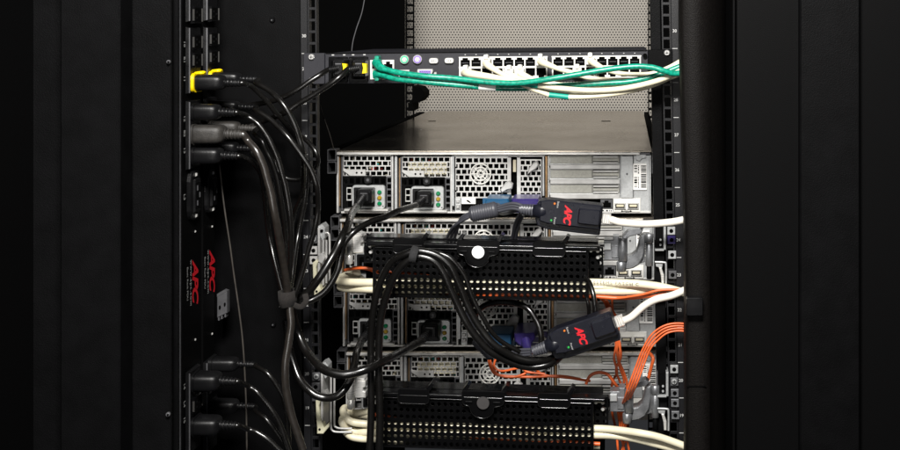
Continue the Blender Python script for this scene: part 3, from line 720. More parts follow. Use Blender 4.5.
def f(m):
    m.rr(633.2, 163.5, 646.6, 190, .6, d-.0035, d-.002, 'label', .1)
    rnd = random.Random(5)
    for x0, x1 in ((634.2,637.2),(638,639),(641,646.2)):
        yy = 165.5
        while yy < 187:
            h = rnd.choice((.5,.7,1.1,1.6)); m.box(x0, yy, x1, yy+h, d-.0038, d-.0035, 'void'); yy += h+rnd.choice((.6,.8,1.2))
            if 173 < yy < 176.5 and x0 < 641: yy = 177
spart('barcode_label', f)
def f(m):
    m.box(600.5, 199.5, 612.5, 208.5, d-.003, d+.003, 'cdark', .3); m.prism([(602,202.5),(604.5,202.5),(604.5,200.6),(608.5,200.6),(608.5,202.5),(611,202.5),(611,207.6),(602,207.6)], d-.0036, d-.003, 'void')
    m.box(601.5, 209.2, 612.6, 212.6, d-.002, d, 'label')
    for i, (a, w) in enumerate(((602.6,1.2),(604.4,.5),(606,2),(609,.8),(610.6,1))): m.box(a, 209.9, a+w, 211.9, d-.0023, d-.002, 'void')
spart('network_port', f)
def f(m):
    m.box(613.2, 198.6, 640.5, 213, d-.003, d+.003, 'white', .3)
    for a in (614.5, 627.6):
        m.box(a, 203, a+11, 209, d-.006, d-.003, 'silver', .3); m.box(a+.9, 204, a+10.1, 208.1, d-.0064, d-.006, 'void'); m.box(a+2, 204.6, a+9.2, 206.8, d-.0068, d-.0064, 'cream')
    m.box(622, 210.9, 630, 211.4, d-.0034, d-.003, 'void'); m.disc(622, 211.1, .8, d-.0036, d-.003, 'void', 0, 8); m.prism([(630,210.1),(632,211.1),(630,212.2)], d-.0036, d-.003, 'void')
    m.box(624.5, 209.9, 628, 210.2, d-.0034, d-.003, 'void'); m.box(625.5, 212, 629, 212.3, d-.0034, d-.003, 'void')
spart('usb_panel', f)
kids = all_kids()
slabels = ['second silver rack server, mostly hidden behind the upper perforated cable arm', 'third silver rack server, framed between the two perforated cable arms', 'lowest silver rack server, mostly hidden behind the lower perforated cable arm']
for i, lb in enumerate(slabels):
    c = copy_tree(srv); c['label'] = lb
    k = K(YF); c.location = srv.location+Vector((3.1*(i+1)*k, 0, -66.6*(i+1)*k))

# power cords into the supplies
inlet_cord('black cord in the left power supply of the topmost server, dropping steeply', 364, 197, YF-.012, 15, 14, [(357,206,.08),(351,215,.03),(348,225,-.01),(342,238,-.04),(333,256,-.05),(321,275,-.06),(309,291,-.06),(298,299,-.06),(290,301,-.06)], 3.8)
inlet_cord('black cord in the right power supply of the topmost server', 424, 199, YF-.012, 15, 14, [(416,205,.08),(400,210,.04),(385,217,.01),(370,222,-.01),(355,231,-.03),(345,242,-.035),(341,256,-.035),(337,272,-.04),(327,289,-.045),(312,300,-.05),(296,304,-.06)], 3.0)
inlet_cord('black cord in the left power supply of the third server, hooked downward', 371, 331, YF-.012, 15, 14, [(362,340,.06),(357,352,.0),(354,366,-.03),(349,382,-.05),(340,394,-.06),(326,398,-.06),(311,392,-.06),(298,376,-.05),(290,350,-.04),(286,320,-.04)], 3.6)
inlet_cord('black cord in the right power supply of the third server, sweeping left', 430, 332, YF-.012, 16, 16, [(421,341,.06),(408,348,.02),(392,357,-.03),(372,367,-.07),(350,374,-.08),(332,373,-.08),(318,365,-.07),(306,350,-.05),(297,330,-.04),(291,306,-.05)], 4.0)

# ================================================================ CABLE ARMS
AG = 'perforated black cable arms'
def cable_arm(dx, dy, slope, label, cap, label_name, full=True):
    wp = lambda x, y: (x+dx, y+dy+(x-373)*slope)
    d = -.012
    t = thing('cable_management_arm', label, 'cable arm', W(480+dx, 297+dy, .03), AG)
    m = MB()
    m.holes(374.5, 249.0, 34, 7, 6.25, 6.65, 2.05, d, .0016, 'arm', wp)
    m.box(372.6, 246, 374.4, 296.4, d-.001, d+.004, 'gloss', .3, wp); m.box(587.1, 246, 588.6, 296.4, d-.003, d+.004, 'gloss', .4, wp)
    m.box(374.5, 295.6, 587, 297, d, d+.07, 'gloss', .3, wp); m.box(374.5, 245, 587, 248.9, d-.0003, d+.003, 'arm', 0, wp)
    m.box(366, 243, 600, 296.4, d+.07, d+.0715, 'void', 0, wp)  # black back sheet added to keep the empty holes dark inside
    m.build('perforated_panel', t)
    m = MB()      # long hinged cover on the top edge
    m.box(366, 241.5, 600, 246.5, d-.006, d+.01, 'gloss', 1.1, wp)
    m.box(366, 237, 598, 240.8, d+.02, d+.05, 'gloss', .9, wp)
    m.tube([W(*wp(368,240.5), d+.006), W(*wp(598,240.5), d+.006)], 1.3*K(0), 'edge', n=10, spline=False)
    m.tube([W(*wp(375,247.2), d-.003), W(*wp(586,247.2), d-.003)], .55*K(0), 'edge', n=8, spline=False)
    m.tube([W(*wp(367,243), d-.0062), W(*wp(599,243), d-.0062)], .45*K(0), 'edge', n=8, spline=False)
    m.build('top_cover', t)
    for x0, x1 in ((393,424),(533,565)):
        m = MB(); m.rr(x0, 238, x1, 252.5, 2.5, d-.0078, d-.0062, 'arm', .5, wp)
        m.tube([W(*wp(a, b), d-.0080) for a, b in ((x0+.3,239),(x0,244),(x0+.3,250),(x0+2.5,252.2),(x0+6,252.6),(x1-6,252.6),(x1-2.5,252.2),(x1-.3,250),(x1,244),(x1-.3,239))], .5*S, 'edge', n=8, sub=4)
        m.tube([W(*wp(x0+2, 244.5), d-.0081), W(*wp(x1-2, 244.5), d-.0081)], .5*S, 'edge', n=8, spline=False)
        m.prism([(x1-3,238),(x1+2,231.5),(x1+5,233),(x1+1,240)], d-.008, d+.01, 'gloss', .5, wp)
        m.build('cover_clip', t)
    m = MB()
    m.prism([(457,238),(499,238),(499,249),(496,252.5),(489,254),(488,259),(484,263.5),(477,265.5),(470,263.5),(466,259),(465,254),(459,252.5),(457,249)], d-.0085, d-.0062, 'arm', .6, wp)
    m.tube([W(*wp(a, b), d-.0087) for a, b in ((457.3,239),(457.2,248),(459,252),(464.5,254),(466,259),(470,263.3),(477,265.2),(484,263.3),(488,259),(489.2,254),(496,252.2),(498.8,248.5),(498.8,239))], .5*S, 'edge', n=8, sub=4)
    m.tube([W(*wp(459, 244.5), d-.0088), W(*wp(497, 244.8), d-.0088)], .5*S, 'edge', n=8, spline=False)
    m.rr(460,248.5,467,250,.6,d-.0112,d-.0102,'plast',.3,wp); m.rr(488,248.5,495,250,.6,d-.0112,d-.0102,'plast',.3,wp)
    m.prism([(457,238),(462,231.5),(465,233),(461,240)], d-.008, d+.01, 'gloss', .5, wp); m.prism([(496,238),(501,231.5),(504,233),(500,240)], d-.008, d+.01, 'gloss', .5, wp)
    m.build('center_latch', t)
    m = MB(); m.disc(478, 250.2, 6.3, d-.0125, d-.0102, cap, .3, 28, wp); m.build('round_cap', t)
    for x0, x1, y1 in ((589, 604, 281), (364, 372.4, 262)):
        m = MB()
        m.holes(x0, 242, 2 if x1-x0 > 10 else 1, int((y1-242)/6.5), 7.2, 6.5, 1.9, d+.012, .0016, 'dark', wp)
        m.box(x0, 240, x1, 241.9, d+.01, d+.02, 'gloss', .3, wp); m.box(x0, y1-1, x1, y1+1, d+.01, d+.03, 'gloss', .3, wp); m.build('end_panel', t)
    for a, b in ((590.8,246.2),(597.6,246.4),(597.8,253),(370,246.5),(370.4,252.5)):
        m = MB(); m.disc(a, b, 1.9, d+.006, d+.013, 'silver', .7, 14, wp); m.build('rivet', t)
    return t
cable_arm(0, 0, .0215, 'upper perforated black cable arm with a round white cap on its latch', 'paint', 'a')
cable_arm(5, 150, .03, 'lower perforated black cable arm with a dull grey cap on its latch', 'gdot', 'b')
# swinging zinc hinges of the arms
def vcyl(m, x0, x1, y0, y1, y, mt='cast', b=.8):
    r = (x1-x0)/2*K(y); xc = (x0+x1)/2
    P = [W(xc, y0, y), W(xc, y0+b, y), W(xc, y1-b, y), W(xc, y1, y)]
    m.tube(P, [r*.8, r, r, r*.8], mt, n=20, spline=False, up=Vector((0,1,0)))
HG = 'cast zinc hinges on the cable arms'
def right_hinge(dx, dy, label):
    t = thing('hinge', label, 'hinge', W(630+dx, 272+dy, .02), HG); o = lambda x, y: (x+dx, y+dy)
    m = MB(); m.prism([(604,240),(613,240),(613,236.5),(619,236.5),(619,260.5),(604,260.5)], .0, .02, 'cast', .8, o); m.box(604, 243, 611, 250, -.003, 0, 'galv', .5, o); m.box(611.5, 246, 618, 258, -.002, 0, 'cast', .6, o); m.build('block', t)
    m = MB(); vcyl(m, 618.5+dx, 627.5+dx, 237.5+dy, 261+dy, -.002); vcyl(m, 616.5+dx, 626+dx, 261.3+dy, 271.5+dy, -.002); m.build('barrel', t)
    m = MB(); m.prism([(626,257),(632,255.5),(636,252),(638,246),(639,240),(641,236),(645,234),(645.3,246),(643,258),(639,265),(633,268.5),(625,270)], -.002, .018, 'cast', 1.2, o)
    m.prism([(630,267),(645,262),(645,248),(642,259),(637,264)], .004, .02, 'cast', .8, o)
    m.prism([(622,237),(628,231),(640,228.5),(643,231),(640,234.5),(630,236.5),(626,240)], -.002, .016, 'cast', .8, o)
    m.disc(637, 262, 1.0, -.0006, .001, 'void', 0, 10, o, ry=.7)
    m.build('swing_arm', t)
    m = MB(); vcyl(m, 645+dx, 653.5+dx, 233.5+dy, 243+dy, .0); vcyl(m, 645.4+dx, 653+dx, 243.3+dy, 266+dy, .0); vcyl(m, 646.5+dx, 652+dx, 266+dy, 279+dy, .002, 'dark'); m.build('barrel', t)
right_hinge(0, 0, 'grey zinc hinge at the right end of the upper cable arm')
right_hinge(6, 151.5, 'grey zinc hinge at the right end of the lower cable arm')
def left_hinge(dx, dy, label):
    t = thing('hinge', label, 'hinge', W(352+dx, 264+dy, .02), HG); o = lambda x, y: (x+dx, y+dy)
    m = MB(); vcyl(m, 345+dx, 353.5+dx, 233+dy, 254+dy, .0, 'silver'); vcyl(m, 345.4+dx, 353+dx, 254.4+dy, 264+dy, .0, 'silver'); m.build('barrel', t)
    m = MB(); m.prism([(351,236),(363.5,236.5),(363.5,242),(361,243),(361,246),(363.5,247),(363.5,253),(351,253.5)], .0, .02, 'silver', .8, o); m.prism([(346,233),(349,231.5),(362,234),(363,236.2),(350,236)], .002, .02, 'silver', .4, o); m.build('block', t)
left_hinge(0, 0, 'silver hinge at the left end of the upper cable arm')
left_hinge(2, 145, 'silver hinge at the left end of the lower cable arm')

# ================================================================ CABLES THROUGH THE ARMS
WG = 'ivory cables laid through the cable arms'; OG = 'thin orange fibre cables'
def loopc(label, pts, r=4.0, mt='ivory', group=WG, name='network_cable'):
    return cable(name, label, 'network cable', pts, r, mt, group, wob=.0001)
ic = loopc('topmost ivory cable leaving the right end of the upper arm, arching to the column', [(360,272,.06),(345,276,.05),(338,280,.03),(345,282,.02),(372,282.5,-.0025),(420,282,-.0035),(480,281.5,-.0035),(540,282,-.0035),(585,282.5,-.003),(615,283,-.0),(645,284.5,-.01),(668,288.5,-.01),(700,297,-.01)], 4.0)
loopc('lower ivory cable through the upper arm, straight at its right end', [(362,278,.07),(346,284,.05),(340,287,.035),(350,289.2,.025),(372,289.5,-.0025),(420,290,-.0035),(480,289.6,-.0035),(540,290.5,-.0035),(585,291,-.003),(620,291.5,.0),(650,291,.0),(700,293,.0)], 3.6)
loopc('ivory cable lying between the two others at the right end of the upper arm', [(560,287,.02),(590,287,-.003),(620,288,.002),(650,290,-.002),(672,291,-.004),(700,294,-.005)], 2.6)
loopc('upper ivory cable looping out of the left end of the lower arm', [(372,411,.03),(355,413,.045),(346,408,.05),(343,411,.03),(346,418,.0),(354,422.5,-.002),(368,424,.0),(390,425.5,-.0035),(430,426,-.0035),(480,427.5,-.0035),(540,430,-.0035),(594,428.5,-.003),(620,430.5,-.01),(645,434,-.02),(668,440,-.02),(700,452,-.02)], 3.7)
loopc('middle ivory cable looping out of the left end of the lower arm', [(372,417,.03),(354,414,.05),(345,416,.03),(342,422,-.003),(348,429,.004),(358,432,.004),(372,432.5,-.003),(420,433,-.0035),(480,434,-.0035),(540,437,-.0035),(594,435,-.003),(625,437,-.005),(660,445,-.01),(700,455,-.01)], 3.7)
loopc('lowest ivory cable looping out of the left end of the lower arm', [(360,420,.05),(347,423,.04),(344,429,.02),(350,436,-.0035),(362,439,-.003),(380,439,-.0025),(430,441,.018),(500,443,.018),(600,446,.018)], 3.4)
def fibre(label, pts, r=1.15): return cable('fibre_cable', label, 'fibre cable', pts, r, 'orange', OG, n=8)
fibre('orange fibre just below the ivory cables at the right end of the upper arm', [(352,268,.05),(372,270,.05),(400,289,.04),(470,294,-.002),(520,294.5,-.0035),(585,296,-.003),(620,298,-.005),(650,296,-.01),(670,293,-.012),(700,290,-.012)], 2.0)
fibre('second orange fibre crossing diagonally over the ivory cables to the column', [(470,292,.02),(520,294,.018),(585,295.5,-.003),(610,298.5,-.004),(640,295,-.014),(662,290,-.018),(700,290,-.018)], 1.3)
fibre('red-orange fibre seen at the left opening of the upper arm', [(345,270,.04),(360,268,.03),(373,269,.03),(395,272,.03),(430,276,.04)], 1.5)
for i in range(4):
    o = i*2.5-3.7
    fibre('orange fibre number %s across the bundle arching up to the dark column' % ['left','second','third','right'][i] if 0 else ['outermost orange fibre of the bundle arching from lower hinge to the dark column','second orange fibre in from the outside of the arching bundle','third orange fibre in from the outside of the arching bundle','innermost orange fibre of the bundle arching from lower hinge to the dark column'][i],
      [(622+o*.6,440,.03),(624+o,412,.02),(628+o*.8,397,-.02+i*.004),(633+o,384,-.03),(639+o,368,-.03),(646+o*1.0,350,-.03),(655+o*.8,337+o*.8,-.03),(668+o*.3,328.5+o*1.0,-.03),(685,327.5+o*1.0,-.03),(702,334+o,-.03)], .98)
vl = ['leftmost orange fibre hanging between the dongle and the lower hinge','second orange fibre hanging between the dongle and the lower hinge','third orange fibre hanging between the dongle and the lower hinge','rightmost orange fibre hanging between the dongle and the lower hinge']
vp = [[(603,299),(608,310),(614,326),(616,345),(614,358),(617,372),(612,384),(612,410),(616,430),(618,450)],
      [(600,298),(607,305),(612,318),(617,335),(617,352),(620,368),(624,382),(618,405),(620,425),(624,450)],
      [(612,298),(613,315),(615,330),(620,345),(619,360),(624,373),(627,386),(622,410),(625,430),(629,450)],
      [(606,300),(611,308),(618,322),(618,340),(621,356),(616,370),(621,385),(625,405),(628,428),(622,450)]]
for l, pth in zip(vl, vp): fibre(l, [(a, b, .045+.003*math.sin(i)) for i, (a, b) in enumerate(pth)], 1.25)
fibre('orange fibre looping out above the lower arm beside the ferrite', [(489,352,.06),(489,362,.03),(494,373,.02),(505,376,.02),(530,377,.02),(560,376,.02),(580,379,.03)], 1.3)
fibre('second orange fibre above the lower arm, twisted with its neighbour', [(494,353,.06),(490,360,.03),(497,374,.02),(512,377,.02),(524,374,.02),(532,367,.03),(544,375,.02),(570,378,.02),(590,381,.03)], 1.3)
fibre('orange fibre bowing low above the right end of the lower arm', [(586,384,.02),(590,376,.02),(598,372.5,.02),(607,374,.02),(613,381,.02),(618,388,.03)], 1.6)
fibre('orange fibre behind the right end of the lower arm, bent against the silver chassis', [(498,354,.06),(494,366,.03),(502,371,.025),(520,368,.02),(528,372,.02),(545,374,.02)], 1.2)
fibre('orange fibre seen through the bottom holes of the lower arm', [(470,436,-.003),(500,438.5,-.003),(540,440.5,-.003),(600,444,-.003)], 2.0)
fibre('short orange fibre tucked behind the right hinge of the lower arm', [(648,380,.05),(651,368,.05),(653,358,.05),(648,352,.06)], 1.8)
fibre('orange fibre seen behind the lower left hinge inside the ivory loops', [(346,416,.06),(356,413.5,.05),(372,414,.04),(400,420,.04)], 2.2)

# heavy black cords strapped over the upper arm
cable('power_cable', 'outer black cord arching over the upper arm under the grey strap', 'power cord', [(369,460,-.05),(371,420,-.05),(371,380,-.05),(371,340,-.05),(373,312,-.055),(379,286,-.06),(390,264,-.065),(404,254.5,-.07),(418,251,-.07),(436,255,-.07),(450,266,-.07),(459,284,-.07),(468,306,-.07),(480,328,-.07),(496,346,-.07),(515,357,-.065),(532,361,-.06),(548,360,-.05),(560,352,-.03)], 3.6, 'rubber', CORDG, wob=.0001)
cable('power_cable', 'inner black cord arching over the upper arm under the grey strap', 'power cord', [(379,460,-.052),(380,420,-.052),(379,380,-.052),(379,340,-.052),(382,312,-.055),(388,291,-.06),(397,272,-.065),(410,259,-.068),(420,256.5,-.068),(434,261,-.068),(443,272,-.068),(452,292,-.068),(462,314,-.068),(474,334,-.068),(490,351,-.066),(510,362,-.06),(530,367,-.055),(550,364,-.05),(562,355,-.03)], 3.8, 'rubber', CORDG, wob=.0001)
cable('power_cable', 'thin black cord squeezed between the two arching cords on the right of the strap', 'power cord', [(418,254,-.062),(432,252,-.064),(450,258,-.066),(464,275,-.066),(472,296,-.066),(482,316,-.066),(497,338,-.062),(520,352,-.055)], 2.3, 'rubber', CORDG)
strap('cable_strap', 'charcoal hook and loop strap round the cords arching over the upper arm', 414.5, 255, -.069, 8.5, 7.5, 'velcro', 102)
cable('power_cable', 'black cord arching over the fan grille of the third server', 'power cord', [(470,330,.04),(474,316,.03),(484,306,.02),(497,302.5,.015),(513,303,.01),(527,308,.0),(536,320,-.005),(541,334,-.01),(541,350,-.01)], 3.0, 'rubber', CORDG)
cable('power_cable', 'pair-end black cord dropping behind the lower dongle from the upper arm', 'power cord', [(584,276,-.0),(590,284,-.02),(594,298,-.03),(595,312,-.03),(594,330,-.01)], 2.6, 'rubber', CORDG)
cable('power_cable', 'thin black cord beside the one dropping behind the lower dongle', 'power cord', [(582,284,.02),(587,298,-.01),(589,312,-.01),(588,330,.0)], 2.0, 'rubber', CORDG)

# ================================================================ SERVER DONGLES
DG = 'black server interface dongles'
def dongle(cx, cy, ang, L, H, label, path, y=-.06):
    ca, sa = math.cos(math.radians(ang)), math.sin(math.radians(ang))
    T = lambda u, v: (cx+u*ca-v*sa, cy+u*sa+v*ca)
    t = thing('server_dongle', label, 'adapter', W(*T(0, H/2), y+.01), DG)
    h = H/2; l = L/2
    m = MB()
    m.prism([(-l+3,-h+2),(-l+12,-h),(l-1,-h),(l,-h+1.5),(l,h+3),(l-1,h+4.5),(-l+14,h+4.5),(-l+3,h+2),(-l,h-4),(-l,-h+6)], y+.006, y+.026, 'case', 1.2, T)
    m.prism([(-l+3,-h+3),(-l+12,-h+.6),(l-2,-h+.6),(l-1,-h+1.8),(l-1,h-2),(l-2,h-1),(-l+14,h-1),(-l+4,h-3)], y-.004, y+.0062, 'case', 1.3, T)
    m.build('case', t)
    m = MB(); m.rr(l-24, -h+5.5, l-1.5, h-4.5, 2.5, y-.0095, y-.004, 'case', 1.4, T); m.build('raised_end', t)
    m = MB(); m.tube([W(*T(-l-4,0), y+.007), W(*T(-l+1,0), y+.003), W(*T(-l+6,.3), y+.001), W(*T(-l+10,.6), y+.001), W(*T(-l+13,.8), y+.003)], [5*K(y),6.8*K(y),7.4*K(y),5.6*K(y),1.2*K(y)], 'case', n=22, sub=5, ar=.7, up=U_); m.build('nose', t)
    m = MB()
    for i in range(5):
        u = -l-4-i*2.6; m.tube([W(*T(u+1.1,0), y+.008), W(*T(u-.7,0), y+.008)], (6.1-i*.25)*K(y), 'grayc', n=16, sq=3, spline=False)
    m.tube([W(*T(-l-2,0), y+.008), W(*T(-l-17,0), y+.008)], 4.6*K(y), 'grayc', n=12, spline=False); m.build('strain_relief', t)
    rt = Vector((T(0,1)[0]-T(0,0)[0], 0, -(T(0,1)[1]-T(0,0)[1]))); up = Vector((T(1,0)[0]-T(0,0)[0], 0, -(T(1,0)[1]-T(0,0)[1])))
    m = MB(); m.text('APC', 10.2*K(y), W(*T(-1.5,.2), y-.0042), rt, up, 'red', bold=.42*K(y), shear=.35, space=.9, stretch=.95); m.build('logo', t)
    m = MB(); m.disc(-15.5, -9.0, 1.1, y-.0055, y-.004, 'ledo', .3, 12, T); m.build('orange_lamp', t)
    m = MB(); m.disc(-17.0, 8.0, 1.1, y-.0055, y-.004, 'ledge', .3, 12, T); m.build('green_lamp', t)
    m = MB()
    m.text('Status', 2.8*K(y), W(*T(-12,-8.6), y-.0042), rt, up, 'print'); m.text('Power', 2.8*K(y), W(*T(-13.5,8), y-.0042), rt, up, 'print'); m.build('lettering', t)
    return t, T
d1, T1 = dongle(569, 214.5, 6.5, 66, 26, 'upper black dongle lying level in front of the topmost server', None, -.055)
d2, T2 = dongle(582, 334.5, -19, 70, 27, 'lower black dongle tilted up to the right in front of the third server', None, -.060)
def rj(label, T, l, y, path):
    t = thing('network_cable', label, 'network cable', W(*T(l+4,0), y), 'white network cables into the dongles')
    m = MB(); m.rr(l+.2, -4.5, l+9, 5.5, 1, y-.003, y+.008, 'clear', .6, T)
    for i in range(3): m.box(l+1.5+i*2.2, -3.5, l+2.3+i*2.2, 4.5, y-.0036, y-.0031, 'white', .0, T)
    m.build('plug', t)
    m = MB(); m.tube([W(*T(l+5,.5), y+.003), W(*T(l+10,.5), y+.002)]+[W(*p) for p in path], 3.7*K(y), 'whitec', n=14, sub=10); m.build('cable', t)
rj('white network cable leaving the upper dongle, level to the right', T1, 33, -.045, [(622,222.5,-.045),(645,224,-.045),(668,222.5,-.045),(685,219.5,-.045),(705,214,-.045)])
rj('white network cable leaving the lower dongle, climbing to the right', T2, 35, -.045, [(632,316.5,-.045),(644,306,-.045),(656,299.5,-.045),(672,295.5,-.045),(687,289,-.045),(706,279,-.045)])
def ferrite(parent, a, b, y, R, mt='grayc'):
    A, Bv = W(*a, y), W(*b, y); m = MB(); n = 12; P = []; Rr = []
    for i in range(n*4+1):
        f = i/(n*4); P.append(A.lerp(Bv, f)); e = min(f, 1-f); base = R*K(y)*(1 if e > .1 else .72+2.8*e)
        Rr.append(base*(.93 if (i//2) % 2 and .12 < f < .88 else 1))
    m.tube(P, Rr, mt, n=18, spline=False); m.build('ferrite_core', parent)
ferrite(d1, (470,214.5), (498,209), -.035, 8.2)
m = MB()
for i in range(3):
    o = (i-1)*2.6
    m.tube([W(522,208+o,-.047), W(512,206+o,-.042), W(498,209+o*.8,-.035), W(484,212+o*.5,-.033), W(470,215+o*.7,-.033), W(461,220+o*.6,-.025), W(455-o,228,-.01), W(451-o*1.4,238,.01), W(450-o*1.4,250,.03)], 1.6*K(0), 'grayc', n=9, sub=8)
for i in range(2):
    o = i*3.4
    m.tube([W(523,210+o,-.047), W(519+o,216,-.03), W(515+o,225,-.005), W(512+o,240,.02)], 1.9*K(0), 'grayc', n=9, sub=6)
m.build('signal_cable', d1)
m = MB(); m.prism([(486,199),(508,199),(510,205),(508,212),(486,212),(484,205)], .085, .13, 'blue', 1.2); m.tube([W(497,206,.09), W(502,212,.05), W(510,212,-.02), W(521,209,-.045)], [.006,.0045,.0026,.0024], 'grayc', n=10, sub=6); m.build('video_plug', d1)
m = MB(); m.prism([(512,199),(538,199),(540,206),(537,213),(514,213),(511,206)], .085, .13, 'violet', 1.2); m.build('keyboard_plug', d1)
ferrite(d2, (476,338), (494,356), -.02, 7.4)
m = MB()
for i in range(3):
    o = (i-1)*2.6
    m.tube([W(531,352+o,-.05), W(518,353+o,-.04), W(504,356+o*.6,-.03), W(490,352+o,-.022), W(478,340+o,-.02), W(471-o,326,-.01), W(469-o,312,.02), W(472-o,300,.05)], 1.6*K(0), 'grayc', n=9, sub=8)
m.build('signal_cable', d2)
m = MB(); m.prism([(514,334),(534,333),(535,339),(531,345),(521,347),(515,342)], .07, .13, 'violet', 1.4); m.tube([W(526,342,.055), W(528,350,.02), W(532,352,-.02), W(538,351,-.045)], [.007,.005,.003,.0028], 'violet', n=10, sub=6); m.build('keyboard_plug', d2)
m = MB(); m.prism([(488,334),(511,334),(511,346),(488,346)], .085, .13, 'blue', 1.2); m.build('video_plug', d2)

# ================================================================ RAIL HARDWARE
CG = 'cage nuts and screws in the mounting rails'
def cage_nut(label, cx, cy, scr=False, mt='pale', y=-.002):
    t = thing('cage_nut', label, 'cage nut', W(cx, cy+4, y), CG)
    m = MB(); m.rr(cx-4, cy-4, cx+4, cy+4, .6, y-.004, y, mt, .5); m.build('cage', t)
    if scr:
        screw(t, cx, cy, y-.004, 3.0, mt='galv')
    else:
        m = MB(); m.disc(cx, cy, 2.0, y-.0046, y-.004, 'void', 0, 14); m.build('thread_hole', t)
cage_nut('screw and nut in the left rail at the top of the upper steel bracket', 313, 239.5, True, 'cdark')
cage_nut('square nut in the left rail beside the middle of the upper steel bracket', 313.3, 250.6, False, 'pale')
cage_nut('square nut just below another in the left rail, behind the upper yellowed clip', 313.5, 260.5, False, 'pale')
cage_nut('screw and nut in the left rail near the mark 20', 316, 377, True, 'cdark')
cage_nut('square nut in the left rail just below mark 20', 315.6, 387, False, 'cdark')
cage_nut('square nut in the left rail just above mark 19', 316, 397.5, False, 'cdark')
cage_nut('bright nut in the right rail just above mark 24', 671.3, 231, False, 'galv')
cage_nut('screw and violet nut in the right rail beside mark 24', 671.6, 240, False, 'violet')
cage_nut('bright nut in the right rail midway between marks 24 and 23', 672.2, 255, False, 'galv')
cage_nut('dull nut in the right rail beside mark 23', 672.6, 275, False, 'cdark')
cage_nut('bright nut in the right rail just above mark 20', 674.2, 369.5, False, 'galv')
cage_nut('screw in the right rail beside mark 20', 674.4, 382, True, 'cdark')
cage_nut('square nut in the right rail just below mark 20', 674.8, 393.3, False, 'cast')
cage_nut('square nut in the right rail midway between marks 20 and 19', 675, 403.3, False, 'cast')
cage_nut('square nut in the right rail beside mark 19', 675.4, 415.5, False, 'cast')
BG = 'steel rail brackets'
def lbracket(dx, dy, label, long_u):
    t = thing('rail_bracket', label, 'bracket', W(321+dx, 296+dy, .0), BG); o = lambda x, y: (x+dx, y+dy)
    m = MB(); m.box(317.6, 228, 320, 291, -.012, .02, 'pale', .4, o); m.prism([(318,226),(322,224),(325,228),(325,238),(322,241),(320,236),(318,234)], -.010, .01, 'galv', .5, o); m.disc(321.5,231,1.5,-.012,-.010,'void',0,10,o); m.build('upright_plate', t)
    m = MB()
    if long_u: P = [(331,373),(331,400),(331,425),(332.5,430.5),(338,432),(352,432)]; P2 = [(334.4,374),(334.4,400),(334.4,423),(336,427),(341,428.4),(352,428.4)]; oo = (0,0)
    else: P = [(323.2,285),(323.2,262),(323.4,240),(325,233.5),(328.5,233.5),(329.6,240),(329.6,262),(329.6,285)]; P2 = [(326.4,283),(326.4,262),(326.4,240)]; oo = (dx,dy)
    for Q in (P, P2): m.tube([W(a+oo[0], b+oo[1], -.008) for a, b in Q], 1.0*K(0), 'pale', n=8, sub=5, sq=3)
    m.build('wire_loop', t)
    m = MB(); m.prism([(312.5,263),(316,260),(318,262),(316,268),(317,280),(321,290),(326,285),(326,289),(320,296),(314,296),(314,290),(313,278)], -.016, -.004, 'yclip', .6, o)
    m.disc(316.5, 291.5, 1.2, -.0165, -.016, 'void', 0, 10, o); m.prism([(318,255),(323,253),(325,258),(322,264),(318,262)], -.014,-.004,'pale',.6,o); m.build('nylon_clip', t)
lbracket(0, 0, 'pale steel bracket with a wire loop on the left rail beside the upper hinge', False)
lbracket(3, 138, 'pale steel bracket and square-cornered channel on the left rail beside the lower hinge', True)
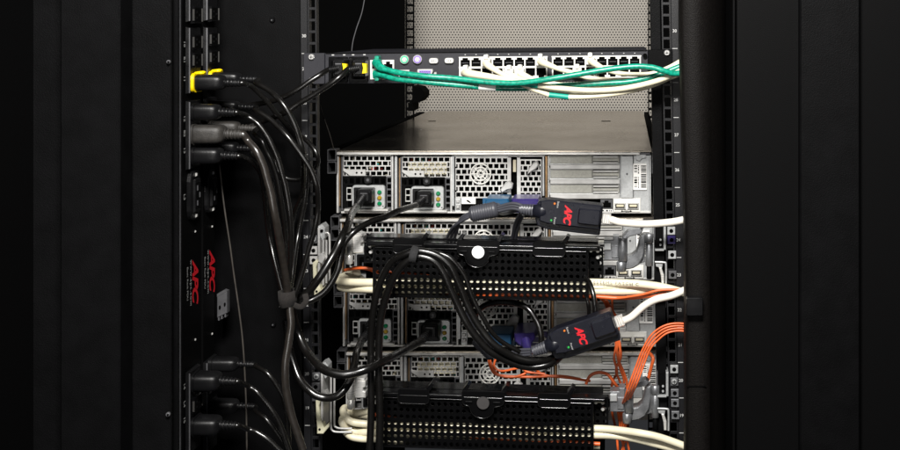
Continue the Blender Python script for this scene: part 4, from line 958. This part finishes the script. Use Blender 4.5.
def rbracket(dx, dy, label):
    t = thing('rail_bracket', label, 'bracket', W(662+dx, 285+dy, .0), BG); o = lambda x, y: (x+dx, y+dy)
    m = MB(); m.box(654, 226, 655.2, 240, -.004, .02, 'cdark', .2, o); m.box(663.5, 226, 666, 250, -.006, .02, 'galv', .5, o); m.prism([(655,249),(664,249),(664,251),(655,251)], -.006, .02, 'galv', .3, o)
    m.disc(660.5, 240, 1.2, -.003, .0, 'galv', .3, 10, o); m.disc(660.5, 245, 1.2, -.003, .0, 'galv', .3, 10, o); m.box(655.3, 228, 663.4, 248.8, .0, .003, 'dark', 0, o); m.build('side_plate', t)
    m = MB(); m.tube([W(655+dx,262+dy,-.006), W(664+dx,262.4+dy,-.006), W(666+dx,265+dy,-.006), W(666+dx,284+dy,-.006)], 1.0*K(0), 'galv', n=8, sub=4, sq=3)
    m.prism([(655.5,263.5),(663,263.8),(662,269),(656,266.5)], -.005, .006, 'galv', .5, o); m.prism([(659,268),(661.5,268),(664,275),(664,284),(661.5,284),(661,276)], -.007, .002, 'silver', .5, o); m.build('spring_clip', t)
rbracket(0, 0, 'bright steel bracket with a spring clip on the right rail beside the upper hinge')
rbracket(2.5, 146.5, 'bright steel bracket with a spring clip on the right rail beside the lower hinge')
m = MB(); dv = (W(645,284.6,-.012)-W(600,282.3,-.0095)); rt_ = dv.normalized(); up_ = Vector((-rt_.z, 0, rt_.x))
m.text('SYSTEMS PATCH CABLE', 4.2*S, W(621,283.2,-.0098)+Vector((0,-.0022,0)), rt_, up_, 'cdark', space=1.25, stretch=1.15); m.build('lettering', ic)
# ================================================================ CAMERA, LIGHT, WORLD
cd = bpy.data.cameras.new('camera'); co = bpy.data.objects.new('camera', cd); COL.objects.link(co)
co.location = (CX, -D, CZ); co.rotation_euler = (math.radians(90), 0, 0)
cd.sensor_width = 36; cd.lens = 36*D/(900*S); cd.shift_x = (450-VX)/900; cd.shift_y = -(225-VY)/900
cd.clip_start = .01; cd.clip_end = 50; sc.camera = co
def area(name, loc, target, sx, sy, power, col=(1,1,1)):
    l = bpy.data.lights.new(name, 'AREA'); l.shape = 'RECTANGLE'; l.size = sx; l.size_y = sy; l.energy = power; l.color = col
    o = bpy.data.objects.new(name, l); COL.objects.link(o); o.location = loc
    o.rotation_euler = (Vector(target)-Vector(loc)).to_track_quat('-Z', 'Y').to_euler(); return o
area('studio_softbox', (.10, -1.28, .98), (.05, .1, .0), .38, .28, 62, (1,.975,.94))
area('studio_fill', (-.15, -1.9, .12), (.0, 0, -.1), .2, .7, 5.5, (1,.97,.93))
w = bpy.data.worlds.new('World'); sc.world = w; w.use_nodes = True
w.node_tree.nodes['Background'].inputs[0].default_value = (.9,.92,1,1); w.node_tree.nodes['Background'].inputs[1].default_value = .03
sc.view_settings.view_transform = 'Standard'; sc.view_settings.look = 'None'; sc.view_settings.exposure = 0; sc.view_settings.gamma = 1
